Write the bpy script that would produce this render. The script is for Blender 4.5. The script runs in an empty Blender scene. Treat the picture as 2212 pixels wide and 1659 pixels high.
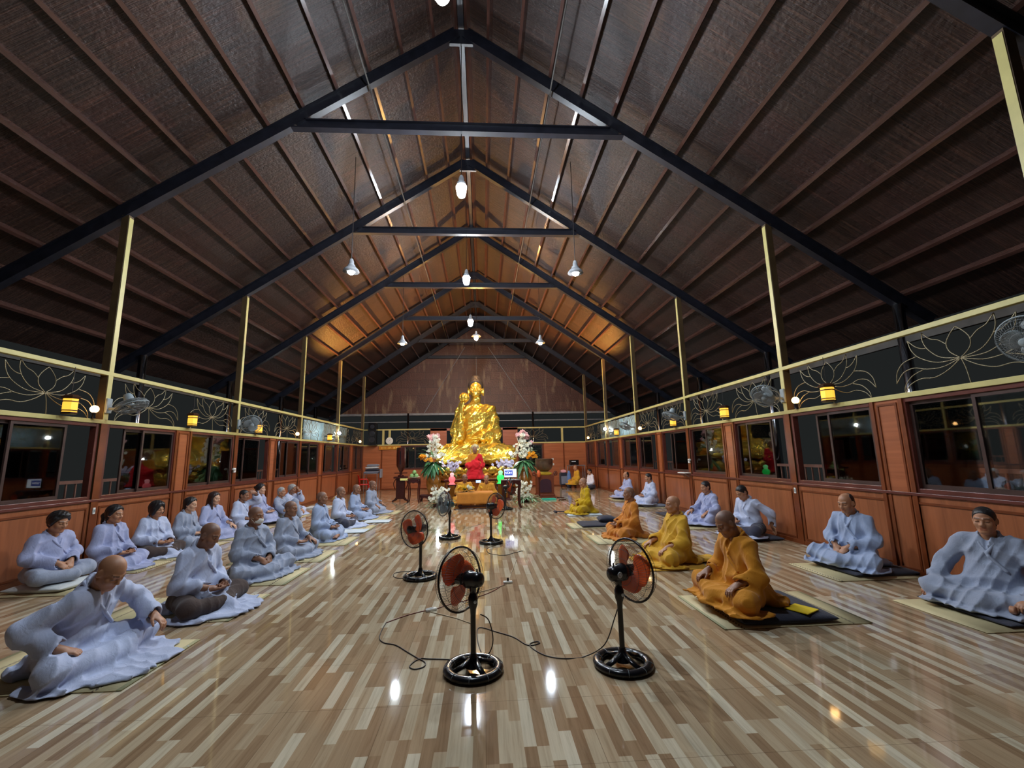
import bpy, bmesh, math, random
import numpy as np
from mathutils import Vector, Matrix

random.seed(7)
SC = bpy.context.scene
COL = SC.collection
PI = math.pi

# ---------------------------------------------------------------- camera, world, exposure
X0 = -0.34                      # centre line of the hall
HW = 5.5                        # half width of the hall
TY = [7.0625 + 3.6595 * (i - 1) for i in range(-1, 8)]   # truss stations; index 1 is the first one at y = 3.4
TY = {i: 7.0625 + 3.6595 * (i - 1) for i in range(-2, 7)}
ZL, ZU = 2.12, 2.865            # lower and upper rail
BACKY = 21.85
GABLEY = 25.55

cam_data = bpy.data.cameras.new('camera')
cam_data.sensor_width = 36.0
cam_data.lens = 945.08 / 2212 * 36
cam_data.shift_x = (1106 - 1100.13) / 2212
cam_data.shift_y = (828.61 - 829.5) / 2212
cam_data.clip_end = 200
cam = bpy.data.objects.new('camera', cam_data)
COL.objects.link(cam)
_R = Vector((0.99808671, -0.05881223, -0.01908002))
_U = Vector((0.0091709, -0.16435997, 0.98635779))
_F = Vector((0.06114589, 0.98464558, 0.16350614))
cam.matrix_world = Matrix(((_R.x, _U.x, -_F.x, 0.0), (_R.y, _U.y, -_F.y, 0.0), (_R.z, _U.z, -_F.z, 1.4841), (0, 0, 0, 1)))
SC.camera = cam

world = bpy.data.worlds.new('night')
SC.world = world
world.use_nodes = True
world.node_tree.nodes['Background'].inputs[0].default_value = (0.5, 0.56, 0.56, 1)
world.node_tree.nodes['Background'].inputs[1].default_value = 0.02

SC.view_settings.view_transform = 'Standard'
SC.view_settings.look = 'None'
SC.view_settings.exposure = 0.45
SC.view_settings.gamma = 1.0
SC.view_settings.use_curve_mapping = False

LAMP_W = 860.0                  # radiance of the white pendant bulbs
LAMP_SIDE = 760.0
LAMP_WARM = 1500.0

# two added warm spots without fixtures near the fourth posts, lighting up the roof
for _s in (-1, 1):
    _l = bpy.data.lights.new('added_warm_uplight', 'SPOT')
    _l.energy = 2600.0; _l.color = (1.0, 0.50, 0.10); _l.spot_size = math.radians(104); _l.spot_blend = 0.6; _l.shadow_soft_size = 0.05
    _o = bpy.data.objects.new('added_warm_uplight', _l); COL.objects.link(_o)
    _o.location = (X0 + _s * 5.0, 17.3, 3.0)
    _d = Vector((X0 + _s * 2.5, 16.9, 7.6)) - _o.location
    _o.rotation_euler = _d.to_track_quat('-Z', 'Y').to_euler()

# ---------------------------------------------------------------- object helpers
def props(o, label=None, cat=None, group=None, kind=None):
    if label: o['label'] = label
    if cat: o['category'] = cat
    if group: o['group'] = group
    if kind: o['kind'] = kind
    return o

def thing(name, label, cat, loc=(0, 0, 0), rz=0.0, group=None):
    o = bpy.data.objects.new(name, None)
    o.empty_display_size = 0.1
    COL.objects.link(o)
    o.location = loc
    o.rotation_euler = (0, 0, rz)
    return props(o, label, cat, group)

def dup(root, loc=None, rz=None, label=None):
    def cp(o, parent):
        c = o.copy()
        COL.objects.link(c)
        c.parent = parent
        for ch in o.children:
            cp(ch, c)
        return c
    r = cp(root, root.parent)
    if loc is not None: r.location = loc
    if rz is not None: r.rotation_euler = (0, 0, rz)
    if label: r['label'] = label
    return r

class MB:
    """collects shapes into one mesh"""
    def __init__(s):
        s.v = []; s.f = []; s.mi = []; s.m = 0
    def add(s, vs, fs):
        n = len(s.v)
        s.v.extend([tuple(p) for p in vs])
        s.f.extend([tuple(i + n for i in f) for f in fs])
        s.mi.extend([s.m] * len(fs))
        return s
    def box(s, lo, hi, rot=None, c=None):
        x0, y0, z0 = lo; x1, y1, z1 = hi
        vs = [Vector(p) for p in ((x0, y0, z0), (x1, y0, z0), (x1, y1, z0), (x0, y1, z0), (x0, y0, z1), (x1, y0, z1), (x1, y1, z1), (x0, y1, z1))]
        if rot is not None:
            cc = Vector(c) if c is not None else sum(vs, Vector()) / 8
            vs = [rot @ (p - cc) + cc for p in vs]
        return s.add(vs, [(0, 3, 2, 1), (4, 5, 6, 7), (0, 1, 5, 4), (1, 2, 6, 5), (2, 3, 7, 6), (3, 0, 4, 7)])
    def beam(s, a, b, w, h, up=(0, 0, 1)):
        """box of width w and height h from a to b"""
        a, b = Vector(a), Vector(b); d = (b - a).normalized()
        sd = d.cross(Vector(up)).normalized(); u = sd.cross(d)
        vs = []
        for p in (a, b):
            for sx, sz in ((-1, -1), (1, -1), (1, 1), (-1, 1)):
                vs.append(p + sd * (sx * w / 2) + u * (sz * h / 2))
        return s.add(vs, [(0, 1, 2, 3), (7, 6, 5, 4), (0, 4, 5, 1), (1, 5, 6, 2), (2, 6, 7, 3), (3, 7, 4, 0)])
    def tube(s, pts, r, n=8, closed=False, flat=1.0):
        P = [Vector(p) for p in pts]
        m = len(P)
        rr = r if isinstance(r, (list, tuple)) else [r] * m
        vs = []; fs = []
        up = None
        for i in range(m):
            if closed:
                t = (P[(i + 1) % m] - P[i - 1]).normalized()
            else:
                t = (P[min(i + 1, m - 1)] - P[max(i - 1, 0)]).normalized()
            if up is None:
                up = Vector((0, 0, 1)) if abs(t.z) < 0.9 else Vector((1, 0, 0))
            up = (up - t * up.dot(t))
            if up.length < 1e-5: up = t.orthogonal()
            up.normalize()
            sd = t.cross(up)
            for k in range(n):
                a = 2 * PI * k / n
                vs.append(P[i] + (sd * math.cos(a) + up * math.sin(a) * flat) * rr[i])
        for i in range(m if closed else m - 1):
            for k in range(n):
                j = (i + 1) % m
                fs.append((i * n + k, i * n + (k + 1) % n, j * n + (k + 1) % n, j * n + k))
        if not closed:
            fs.append(tuple(range(n - 1, -1, -1)))
            fs.append(tuple((m - 1) * n + k for k in range(n)))
        return s.add(vs, fs)
    def lathe(s, prof, n=20, o=(0, 0, 0), M=None, wob=None):
        """profile [(r, z)] turned about z; M is a 4x4 to place it"""
        vs = []; fs = []
        m = len(prof)
        for r, z in prof:
            for k in range(n):
                a = 2 * PI * k / n
                rr = r * (wob(a, z) if wob else 1)
                p = Vector((rr * math.cos(a), rr * math.sin(a), z))
                vs.append((M @ p if M is not None else p) + Vector(o))
        for i in range(m - 1):
            for k in range(n):
                fs.append((i * n + k, i * n + (k + 1) % n, (i + 1) * n + (k + 1) % n, (i + 1) * n + k))
        if prof[0][0] > 1e-4: fs.append(tuple(range(n - 1, -1, -1)))
        if prof[-1][0] > 1e-4: fs.append(tuple((m - 1) * n + k for k in range(n)))
        return s.add(vs, fs)
    def ball(s, c, r, n=12, m=8):
        r = (r, r, r) if not isinstance(r, (tuple, list)) else r
        vs = []; fs = []
        for i in range(m + 1):
            t = PI * i / m
            for k in range(n):
                a = 2 * PI * k / n
                vs.append((c[0] + r[0] * math.sin(t) * math.cos(a), c[1] + r[1] * math.sin(t) * math.sin(a), c[2] - r[2] * math.cos(t)))
        for i in range(m):
            for k in range(n):
                fs.append((i * n + k, i * n + (k + 1) % n, (i + 1) * n + (k + 1) % n, (i + 1) * n + k))
        return s.add(vs, fs)
    def leaf(s, base, d, length, width, droop=0.3, n=6, up=(0, 0, 1), fold=0.15):
        """a bent blade with a midrib fold, two sided thickness left to solidify"""
        base = Vector(base); d = Vector(d).normalized(); up = Vector(up)
        sd = d.cross(up)
        if sd.length < 1e-3: sd = Vector((1, 0, 0))
        sd.normalize()
        vs = []; fs = []
        for i in range(n + 1):
            t = i / n
            c = base + d * (length * t) - up * (droop * length * t * t)
            w = width * math.sin(PI * min(1, 0.12 + 0.88 * t)) ** 0.8 * 0.5 if t < 1 else 0.0005
            nn = sd.cross(d)
            vs += [c - sd * w + nn * (fold * w), c, c + sd * w + nn * (fold * w)]
        for i in range(n):
            a = i * 3
            fs += [(a, a + 1, a + 4, a + 3), (a + 1, a + 2, a + 5, a + 4)]
        return s.add(vs, fs)
    def build(s, name, mats, parent=None, smooth=False, bevel=0.0, seg=2, solid=0.0, loc=None):
        me = bpy.data.meshes.new(name)
        me.from_pydata(s.v, [], s.f)
        mats = mats if isinstance(mats, (list, tuple)) else [mats]
        for m in mats: me.materials.append(m)
        if len(mats) > 1: me.polygons.foreach_set('material_index', s.mi)
        bm = bmesh.new(); bm.from_mesh(me)
        bmesh.ops.recalc_face_normals(bm, faces=bm.faces)
        bm.to_mesh(me); bm.free()
        if smooth is True:
            me.polygons.foreach_set('use_smooth', [True] * len(me.polygons))
        elif smooth:
            me.polygons.foreach_set('use_smooth', [True] * len(me.polygons))
            me.set_sharp_from_angle(angle=math.radians(smooth))
        o = bpy.data.objects.new(name, me)
        COL.objects.link(o)
        if parent is not None: o.parent = parent
        if loc is not None: o.location = loc
        if solid:
            md = o.modifiers.new('thick', 'SOLIDIFY'); md.thickness = solid; md.offset = 0
        if bevel:
            md = o.modifiers.new('bevel', 'BEVEL'); md.width = bevel; md.segments = seg; md.limit_method = 'ANGLE'; md.angle_limit = math.radians(40)
        return o

def struct(o):
    o['kind'] = 'structure'
    return o

ORD = ['first', 'second', 'third', 'fourth', 'fifth', 'sixth', 'seventh', 'eighth', 'ninth', 'tenth', 'eleventh', 'twelfth', 'thirteenth', 'fourteenth']

# ---------------------------------------------------------------- materials
def nodes_of(name):
    m = bpy.data.materials.new(name)
    m.use_nodes = True
    nt = m.node_tree
    return m, nt, nt.nodes['Principled BSDF']

def N(nt, kind, **kw):
    n = nt.nodes.new(kind)
    for k, v in kw.items():
        if k.startswith('i_'):
            key = k[2:]
            n.inputs[int(key) if key.isdigit() else key.replace('_', ' ')].default_value = v
        else:
            setattr(n, k, v)
    return n

def L(nt, a, b): nt.links.new(a, b)

def srgb(r, g, b):
    f = lambda c: (c / 255 / 12.92) if c / 255 <= 0.04045 else ((c / 255 + 0.055) / 1.055) ** 2.4
    return (f(r), f(g), f(b), 1)

def ramp(nt, fac, stops, interp='LINEAR'):
    r = nt.nodes.new('ShaderNodeValToRGB')
    cr = r.color_ramp
    cr.interpolation = interp
    while len(cr.elements) < len(stops): cr.elements.new(0.5)
    for e, (p, c) in zip(cr.elements, stops):
        e.position = p; e.color = c
    L(nt, fac, r.inputs[0])
    return r.outputs[0]

def mat(name, c, rough=0.5, metal=0.0, var=0.12, scale=6.0, bump=0.0, bscale=60.0, stretch=(1, 1, 1), spec=0.5, emit=None, es=0.0, sheen=0.0, coat=0.0, alpha=None):
    """principled with slight noise variation of tone and an optional bump"""
    m, nt, b = nodes_of(name)
    tc = N(nt, 'ShaderNodeTexCoord')
    mp = N(nt, 'ShaderNodeMapping'); mp.inputs['Scale'].default_value = stretch
    L(nt, tc.outputs['Object'], mp.inputs[0])
    ns = N(nt, 'ShaderNodeTexNoise', i_Scale=scale, i_Detail=4.0)
    L(nt, mp.outputs[0], ns.inputs['Vector'])
    lo = tuple(max(0, x * (1 - var * 1.6)) for x in c[:3]) + (1,)
    hi = tuple(min(1, x * (1 + var * 1.6)) for x in c[:3]) + (1,)
    L(nt, ramp(nt, ns.outputs[0], [(0.3, lo), (0.7, hi)]), b.inputs['Base Color'])
    b.inputs['Roughness'].default_value = rough
    b.inputs['Metallic'].default_value = metal
    b.inputs['Specular IOR Level'].default_value = spec
    if coat: b.inputs['Coat Weight'].default_value = coat; b.inputs['Coat Roughness'].default_value = 0.1
    if sheen: b.inputs['Sheen Weight'].default_value = sheen
    if alpha is not None: b.inputs['Alpha'].default_value = alpha
    if emit is not None:
        b.inputs['Emission Color'].default_value = emit; b.inputs['Emission Strength'].default_value = es
    if bump:
        n2 = N(nt, 'ShaderNodeTexNoise', i_Scale=bscale, i_Detail=3.0)
        L(nt, mp.outputs[0], n2.inputs['Vector'])
        bp = N(nt, 'ShaderNodeBump', i_Strength=bump, i_Distance=0.02)
        L(nt, n2.outputs[0], bp.inputs['Height']); L(nt, bp.outputs[0], b.inputs['Normal'])
    return m

def glow(name, c, s):
    m, nt, b = nodes_of(name)
    b.inputs['Base Color'].default_value = tuple(0.6 * x for x in c[:3]) + (1,)
    b.inputs['Emission Color'].default_value = tuple(c[:3]) + (1,)
    b.inputs['Emission Strength'].default_value = s
    return m

def math_(nt, op, a, b=None, c=None):
    n = nt.nodes.new('ShaderNodeMath'); n.operation = op
    for i, x in enumerate((a, b, c)):
        if x is None: continue
        if isinstance(x, (int, float)): n.inputs[i].default_value = x
        else: L(nt, x, n.inputs[i])
    return n.outputs[0]

def floor_material():
    m, nt, b = nodes_of('glazed wood strip tile')
    tc = N(nt, 'ShaderNodeTexCoord')
    sp = N(nt, 'ShaderNodeSeparateXYZ'); L(nt, tc.outputs['Object'], sp.inputs[0])
    x, y = sp.outputs[0], sp.outputs[1]
    W, LEN = 0.066, 0.46
    col = math_(nt, 'FLOOR', math_(nt, 'DIVIDE', x, W))
    def white(a, bb, cc=None):
        cb = N(nt, 'ShaderNodeCombineXYZ')
        L(nt, a, cb.inputs[0])
        if bb is not None: L(nt, bb, cb.inputs[1])
        w = N(nt, 'ShaderNodeTexWhiteNoise', noise_dimensions='2D'); L(nt, cb.outputs[0], w.inputs['Vector'])
        return w.outputs['Value']
    # stepped strips: each column starts a third further on, pale and brown strips take turns
    off = math_(nt, 'MULTIPLY', math_(nt, 'FLOOR', math_(nt, 'MULTIPLY', white(col, None), 4.0)), 0.25)
    yy = math_(nt, 'ADD', math_(nt, 'DIVIDE', y, LEN), off)
    row = math_(nt, 'FLOOR', yy)
    par = math_(nt, 'FRACT', math_(nt, 'MULTIPLY', math_(nt, 'ADD', col, math_(nt, 'FLOOR', math_(nt, 'MULTIPLY', white(row, None), 2.0))), 0.5))
    rnd = math_(nt, 'ADD', math_(nt, 'MULTIPLY', white(col, row), 0.62), math_(nt, 'MULTIPLY', par, 0.76))
    base = ramp(nt, rnd, [(0.0, srgb(140, 114, 88)), (0.3, srgb(156, 131, 103)), (0.52, srgb(170, 147, 118)), (0.64, srgb(184, 167, 140)), (0.8, srgb(194, 181, 156)), (1.0, srgb(204, 194, 172))], 'LINEAR')
    mp = N(nt, 'ShaderNodeMapping'); mp.inputs['Scale'].default_value = (42, 1.9, 1)
    L(nt, tc.outputs['Object'], mp.inputs[0])
    ns = N(nt, 'ShaderNodeTexNoise', i_Scale=1.0, i_Detail=6.0, i_Roughness=0.65, i_Distortion=0.4); L(nt, mp.outputs[0], ns.inputs['Vector'])
    grain = ramp(nt, ns.outputs[0], [(0.28, (0.66, 0.60, 0.54, 1)), (0.5, (0.95, 0.93, 0.9, 1)), (0.75, (1.12, 1.1, 1.08, 1))])
    mx = N(nt, 'ShaderNodeMix', data_type='RGBA', blend_type='MULTIPLY'); mx.inputs[0].default_value = 0.85
    L(nt, base, mx.inputs['A']); L(nt, grain, mx.inputs['B'])
    # joints of the square tiles the strips are printed on
    jx = math_(nt, 'LESS_THAN', math_(nt, 'FRACT', math_(nt, 'DIVIDE', x, W * 9)), 0.005)
    jy = math_(nt, 'LESS_THAN', math_(nt, 'FRACT', math_(nt, 'DIVIDE', y, W * 9)), 0.005)
    j = math_(nt, 'MAXIMUM', jx, jy)
    m2 = N(nt, 'ShaderNodeMix', data_type='RGBA'); L(nt, math_(nt, 'MULTIPLY', j, 0.6), m2.inputs[0])
    L(nt, mx.outputs['Result'], m2.inputs['A']); m2.inputs['B'].default_value = srgb(80, 62, 46)
    L(nt, m2.outputs['Result'], b.inputs['Base Color'])
    n3 = N(nt, 'ShaderNodeTexNoise', i_Scale=2.2, i_Detail=3.0); L(nt, tc.outputs['Object'], n3.inputs['Vector'])
    L(nt, math_(nt, 'ADD', 0.025, math_(nt, 'MULTIPLY', n3.outputs[0], 0.07)), b.inputs['Roughness'])
    b.inputs['Specular IOR Level'].default_value = 0.5
    bp = N(nt, 'ShaderNodeBump', i_Strength=0.022, i_Distance=0.01)
    n4 = N(nt, 'ShaderNodeTexNoise', i_Scale=5.0, i_Detail=2.0); L(nt, tc.outputs['Object'], n4.inputs['Vector'])
    L(nt, n4.outputs[0], bp.inputs['Height']); L(nt, bp.outputs[0], b.inputs['Normal'])
    return m

def thatch_material():
    """woven palm matting under the roof: fine ribs across the purlins, sheets of slightly different tone"""
    m, nt, b = nodes_of('woven palm matting')
    tc = N(nt, 'ShaderNodeTexCoord')
    sp = N(nt, 'ShaderNodeSeparateXYZ'); L(nt, tc.outputs['Object'], sp.inputs[0])
    y, z = sp.outputs[1], sp.outputs[2]
    cx = N(nt, 'ShaderNodeCombineXYZ')
    L(nt, math_(nt, 'FLOOR', math_(nt, 'MULTIPLY', y, 1.1)), cx.inputs[0]); L(nt, math_(nt, 'FLOOR', math_(nt, 'MULTIPLY', z, 0.9)), cx.inputs[1])
    wn = N(nt, 'ShaderNodeTexWhiteNoise', noise_dimensions='2D'); L(nt, cx.outputs[0], wn.inputs['Vector'])
    mp = N(nt, 'ShaderNodeMapping'); mp.inputs['Scale'].default_value = (1.2, 46, 1.2)
    L(nt, tc.outputs['Object'], mp.inputs[0])
    ns = N(nt, 'ShaderNodeTexNoise', i_Scale=1.0, i_Detail=5.0, i_Roughness=0.7); L(nt, mp.outputs[0], ns.inputs['Vector'])
    rib = ramp(nt, ns.outputs[0], [(0.3, srgb(20, 13, 12)), (0.52, srgb(49, 34, 30)), (0.72, srgb(82, 60, 50))])
    tone = ramp(nt, wn.outputs['Value'], [(0.0, (0.82, 0.78, 0.76, 1)), (0.5, (1, 0.92, 0.85, 1)), (1.0, (1.12, 0.86, 0.82, 1))])
    mx = N(nt, 'ShaderNodeMix', data_type='RGBA', blend_type='MULTIPLY'); mx.inputs[0].default_value = 1
    L(nt, rib, mx.inputs['A']); L(nt, tone, mx.inputs['B'])
    L(nt, mx.outputs['Result'], b.inputs['Base Color'])
    b.inputs['Roughness'].default_value = 0.42
    n2 = N(nt, 'ShaderNodeTexNoise', i_Scale=18.0, i_Detail=2.0); L(nt, tc.outputs['Object'], n2.inputs['Vector'])
    hh = math_(nt, 'ADD', ns.outputs[0], math_(nt, 'MULTIPLY', n2.outputs[0], 0.6))
    bp = N(nt, 'ShaderNodeBump', i_Strength=0.9, i_Distance=0.03)
    L(nt, hh, bp.inputs['Height']); L(nt, bp.outputs[0], b.inputs['Normal'])
    return m

def wood_material(name, dark, light, axis, rough=0.3, scale=1.0, bands=0.0):
    m, nt, b = nodes_of(name)
    tc = N(nt, 'ShaderNodeTexCoord')
    mp = N(nt, 'ShaderNodeMapping')
    st = [14 * scale] * 3; st[axis] = 0.9 * scale
    mp.inputs['Scale'].default_value = st
    L(nt, tc.outputs['Object'], mp.inputs[0])
    ns = N(nt, 'ShaderNodeTexNoise', i_Scale=1.0, i_Detail=5.0, i_Distortion=0.8); L(nt, mp.outputs[0], ns.inputs['Vector'])
    L(nt, ramp(nt, ns.outputs[0], [(0.25, dark), (0.75, light)]), b.inputs['Base Color'])
    b.inputs['Roughness'].default_value = rough
    bp = N(nt, 'ShaderNodeBump', i_Strength=0.08, i_Distance=0.01)
    L(nt, ns.outputs[0], bp.inputs['Height']); L(nt, bp.outputs[0], b.inputs['Normal'])
    return m

def glass_material(name, tint, refl=1.0):
    """thin window pane: fresnel mirror over a tinted see-through sheet"""
    m = bpy.data.materials.new(name); m.use_nodes = True
    nt = m.node_tree
    nt.nodes.remove(nt.nodes['Principled BSDF'])
    out = nt.nodes['Material Output']
    tr = N(nt, 'ShaderNodeBsdfTransparent'); tr.inputs[0].default_value = tint
    gl = N(nt, 'ShaderNodeBsdfGlossy'); gl.inputs['Roughness'].default_value = 0.02; gl.inputs[0].default_value = (refl, refl, refl, 1)
    fr = N(nt, 'ShaderNodeFresnel', i_IOR=1.55)
    mx = N(nt, 'ShaderNodeMixShader')
    L(nt, fr.outputs[0], mx.inputs[0]); L(nt, tr.outputs[0], mx.inputs[1]); L(nt, gl.outputs[0], mx.inputs[2])
    L(nt, mx.outputs[0], out.inputs[0])
    return m

MT = {}
MT['floor'] = floor_material()
MT['thatch'] = thatch_material()
MT['panel_wood'] = wood_material('orange stained plywood', srgb(128, 74, 46), srgb(162, 96, 61), 2, 0.28)
MT['panel_wood_h'] = wood_material('orange stained plywood laid across', srgb(140, 78, 48), srgb(170, 98, 62), 1, 0.3)
MT['panel_wood_b'] = wood_material('orange plywood of the end wall', srgb(146, 84, 52), srgb(180, 108, 70), 0, 0.3)
MT['mould'] = mat('dark orange moulding', srgb(112, 56, 28), 0.28)
MT['frame_wood'] = mat('brown red window paint', srgb(92, 46, 38), 0.3)
MT['sash'] = mat('brown aluminium sash', srgb(74, 56, 52), 0.35, metal=0.3)
MT['purlin'] = mat('red brown purlin paint', srgb(70, 46, 40), 0.22, var=0.15, stretch=(8, 0.6, 8), spec=0.6)
MT['steel_black'] = mat('black painted steel', srgb(30, 31, 40), 0.38, var=0.2)
MT['rail_yellow'] = mat('cream yellow paint', srgb(188, 176, 112), 0.4, var=0.05)
MT['post_brown'] = mat('olive brown paint', srgb(84, 66, 44), 0.4)
MT['chrome'] = mat('polished steel tube', srgb(150, 152, 160), 0.18, metal=1.0, var=0.05)
MT['wire'] = mat('brass coloured wire', srgb(138, 126, 98), 0.35, metal=0.3, var=0.05)
MT['glass'] = glass_material('window glass', (0.8, 0.82, 0.82, 1))
MT['outside'] = mat('dark outside concrete', srgb(70, 66, 62), 0.8)
MT['rail_out'] = mat('brown outside railing', srgb(120, 84, 72), 0.5)
MT['bulb'] = glow('cool white bulb', (0.80, 0.90, 1.0), LAMP_W)
MT['bulb_side'] = glow('cool white bulb of the side lamps', (0.80, 0.92, 1.0), LAMP_SIDE)
MT['bulb_warm'] = glow('warm bulb', (1.0, 0.50, 0.14), LAMP_WARM)
MT['globe'] = glow('amber globe', (1.0, 0.56, 0.2), 12.0)
MT['flood'] = glow('floodlight lens', (0.85, 0.97, 1.0), 260.0)
MT['lantern'] = glow('yellow lantern paper', (1.0, 0.48, 0.05), 1.0)
MT['socket'] = mat('grey lamp housing', srgb(150, 152, 156), 0.4)
MT['black_plastic'] = mat('black plastic', srgb(18, 18, 22), 0.22, var=0.1)
MT['cable'] = mat('dark cable', srgb(34, 26, 24), 0.45)
# ================================================================ the setting
XL, XR = X0 - HW, X0 + HW
YF = -1.9                       # where the hall is cut off behind the camera
SL = 0.677                      # roof slope (fall per metre)
ZAP = 9.228                     # underside of the rafters at the ridge
def zraf(d): return ZAP - SL * d

fl = MB().box((XL - 0.12, YF, -0.1), (XR + 0.12, BACKY + 0.1, 0)).build('floor', MT['floor'])
struct(fl)

# roof mats, one sheet per side
cs = math.sqrt(1 + SL * SL)
for side, nm in ((-1, 'ceiling_left'), (1, 'ceiling_right')):
    mb = MB()
    up = 0.33 * cs
    a = [(X0, zraf(0) + up), (X0 + side * 8.6, zraf(8.6) + up)]
    vs = []
    for y in (YF, GABLEY + 0.5):
        for (x, z) in a:
            vs += [(x, y, z), (x, y, z + 0.07)]
    mb.add(vs, [(0, 2, 6, 4), (1, 5, 7, 3), (0, 4, 5, 1), (2, 3, 7, 6), (0, 1, 3, 2), (4, 6, 7, 5)])
    struct(mb.build(nm, MT['thatch']))

# purlins: C sections running the length of the hall
for side in (-1, 1):
    for k in range(0, 15):
        d = 0.30 if k == 0 else 0.53 + 0.565 * (k - 0.0)
        if k > 0: d = 0.53 + 0.565 * (k - 1) + 0.0
        if k == 0: d = 0.12
        if d > 8.3: continue
        z = zraf(d) + 0.27 * cs
        x = X0 + side * d
        mb = MB()
        ang = -side * math.atan(SL)
        Rm = Matrix.Rotation(-ang, 4, 'Y').to_3x3()
        mb.box((x - 0.028, YF, z - 0.055), (x + 0.028, GABLEY, z + 0.055), Rm)
        struct(mb.build('purlin', MT['purlin']))

# trusses
for i in range(-1, 7):
    y = TY[i]
    t = thing('roof_truss', None, None, (0, y, 0)); struct(t)
    for side in (-1, 1):
        mb = MB()
        dep, fw = 0.22, 0.125
        nrm = Vector((side * SL, 0, 1)).normalized()
        a0 = Vector((X0 + side * 0.02, 0, zraf(0.02))); b0 = Vector((X0 + side * 8.3, 0, zraf(8.3)))
        def off(h): return a0 + nrm * h, b0 + nrm * h
        p, q = off(0.009); mb.beam(p, q, fw, 0.018, nrm)
        p, q = off(dep - 0.009); mb.beam(p, q, fw, 0.018, nrm)
        p, q = off(dep / 2); mb.beam(p, q, 0.03, dep - 0.03, nrm)
        mb.build('rafter', MT['steel_black'], t)
    mb = MB()
    zt = 7.223; wt = 2.96
    mb.beam((X0 - wt, 0, zt + 0.009), (X0 + wt, 0, zt + 0.009), 0.125, 0.018)
    mb.beam((X0 - wt + 0.2, 0, zt + 0.17), (X0 + wt - 0.2, 0, zt + 0.17), 0.125, 0.018)
    mb.beam((X0 - wt + 0.1, 0, zt + 0.09), (X0 + wt - 0.1, 0, zt + 0.09), 0.03, 0.15)
    mb.build('tie_beam', MT['steel_black'], t)
    mb = MB()
    mb.box((X0 - 0.22, -0.03, zraf(0.2) - 0.02), (X0 + 0.22, 0.03, zraf(0) + 0.16))
    mb.build('ridge_plate', MT['steel_black'], t)
# ridge beam and two conduits carried by the tie beams
struct(MB().box((X0 - 0.05, YF, zraf(0) + 0.2), (X0 + 0.05, GABLEY, zraf(0) + 0.32)).build('ridge_beam', MT['steel_black']))
for s in (-1, 1):
    struct(MB().tube([(X0 + s * 1.62, YF, 8.02), (X0 + s * 1.62, GABLEY, 8.02)], 0.014, 8).build('conduit', MT['outside']))

# wall posts (cream face to the hall, brown sides), from floor to rafter
for side in (-1, 1):
    x = X0 + side * HW
    for i in range(0, 6):
        y = TY[i]
        mb = MB()
        mb.m = 0; mb.box((x - 0.055, y - 0.05, 0), (x + 0.055, y + 0.05, zraf(HW) + 0.02))
        xi = x - side * 0.058
        mb.m = 1; mb.box((min(xi, xi - side * 0.006), y - 0.042, ZL - 0.02), (max(xi, xi - side * 0.006), y + 0.042, zraf(HW) - 0.02))
        mb.m = 2; mb.box((min(xi, xi - side * 0.008), y - 0.06, 0), (max(xi, xi - side * 0.008), y + 0.06, ZL - 0.03))
        struct(mb.build('wall_post', [MT['post_brown'], MT['rail_yellow'], MT['mould']]))
    # verandah columns outside
    for i in range(0, 6):
        xc = X0 + side * 7.76
        struct(MB().tube([(xc, TY[i], -0.1), (xc, TY[i], zraf(7.76) + 0.05)], 0.085, 16).build('verandah_column', MT['chrome'], smooth=True))
    xe = X0 + side * 7.76
    struct(MB().box((xe - 0.04, YF, 3.3), (xe + 0.04, BACKY + 3, 3.42)).build('eave_beam', MT['outside']))
    struct(MB().box((min(X0 + side * 5.6, X0 + side * 8.3), YF, -0.12), (max(X0 + side * 5.6, X0 + side * 8.3), BACKY + 3, -0.01)).build('verandah_floor', MT['outside']))
    # rails
    for n, z in (('lower', ZL), ('upper', ZU)):
        xi = x - side * 0.03
        mb = MB().box((xi - 0.035, YF, z - 0.03), (xi + 0.035, BACKY, z + 0.03))
        struct(mb.build({('lower', -1): 'trim_1', ('upper', -1): 'trim_2', ('lower', 1): 'trim_3', ('upper', 1): 'trim_4'}[(n, side)], MT['rail_yellow'], bevel=0.004))

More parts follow.
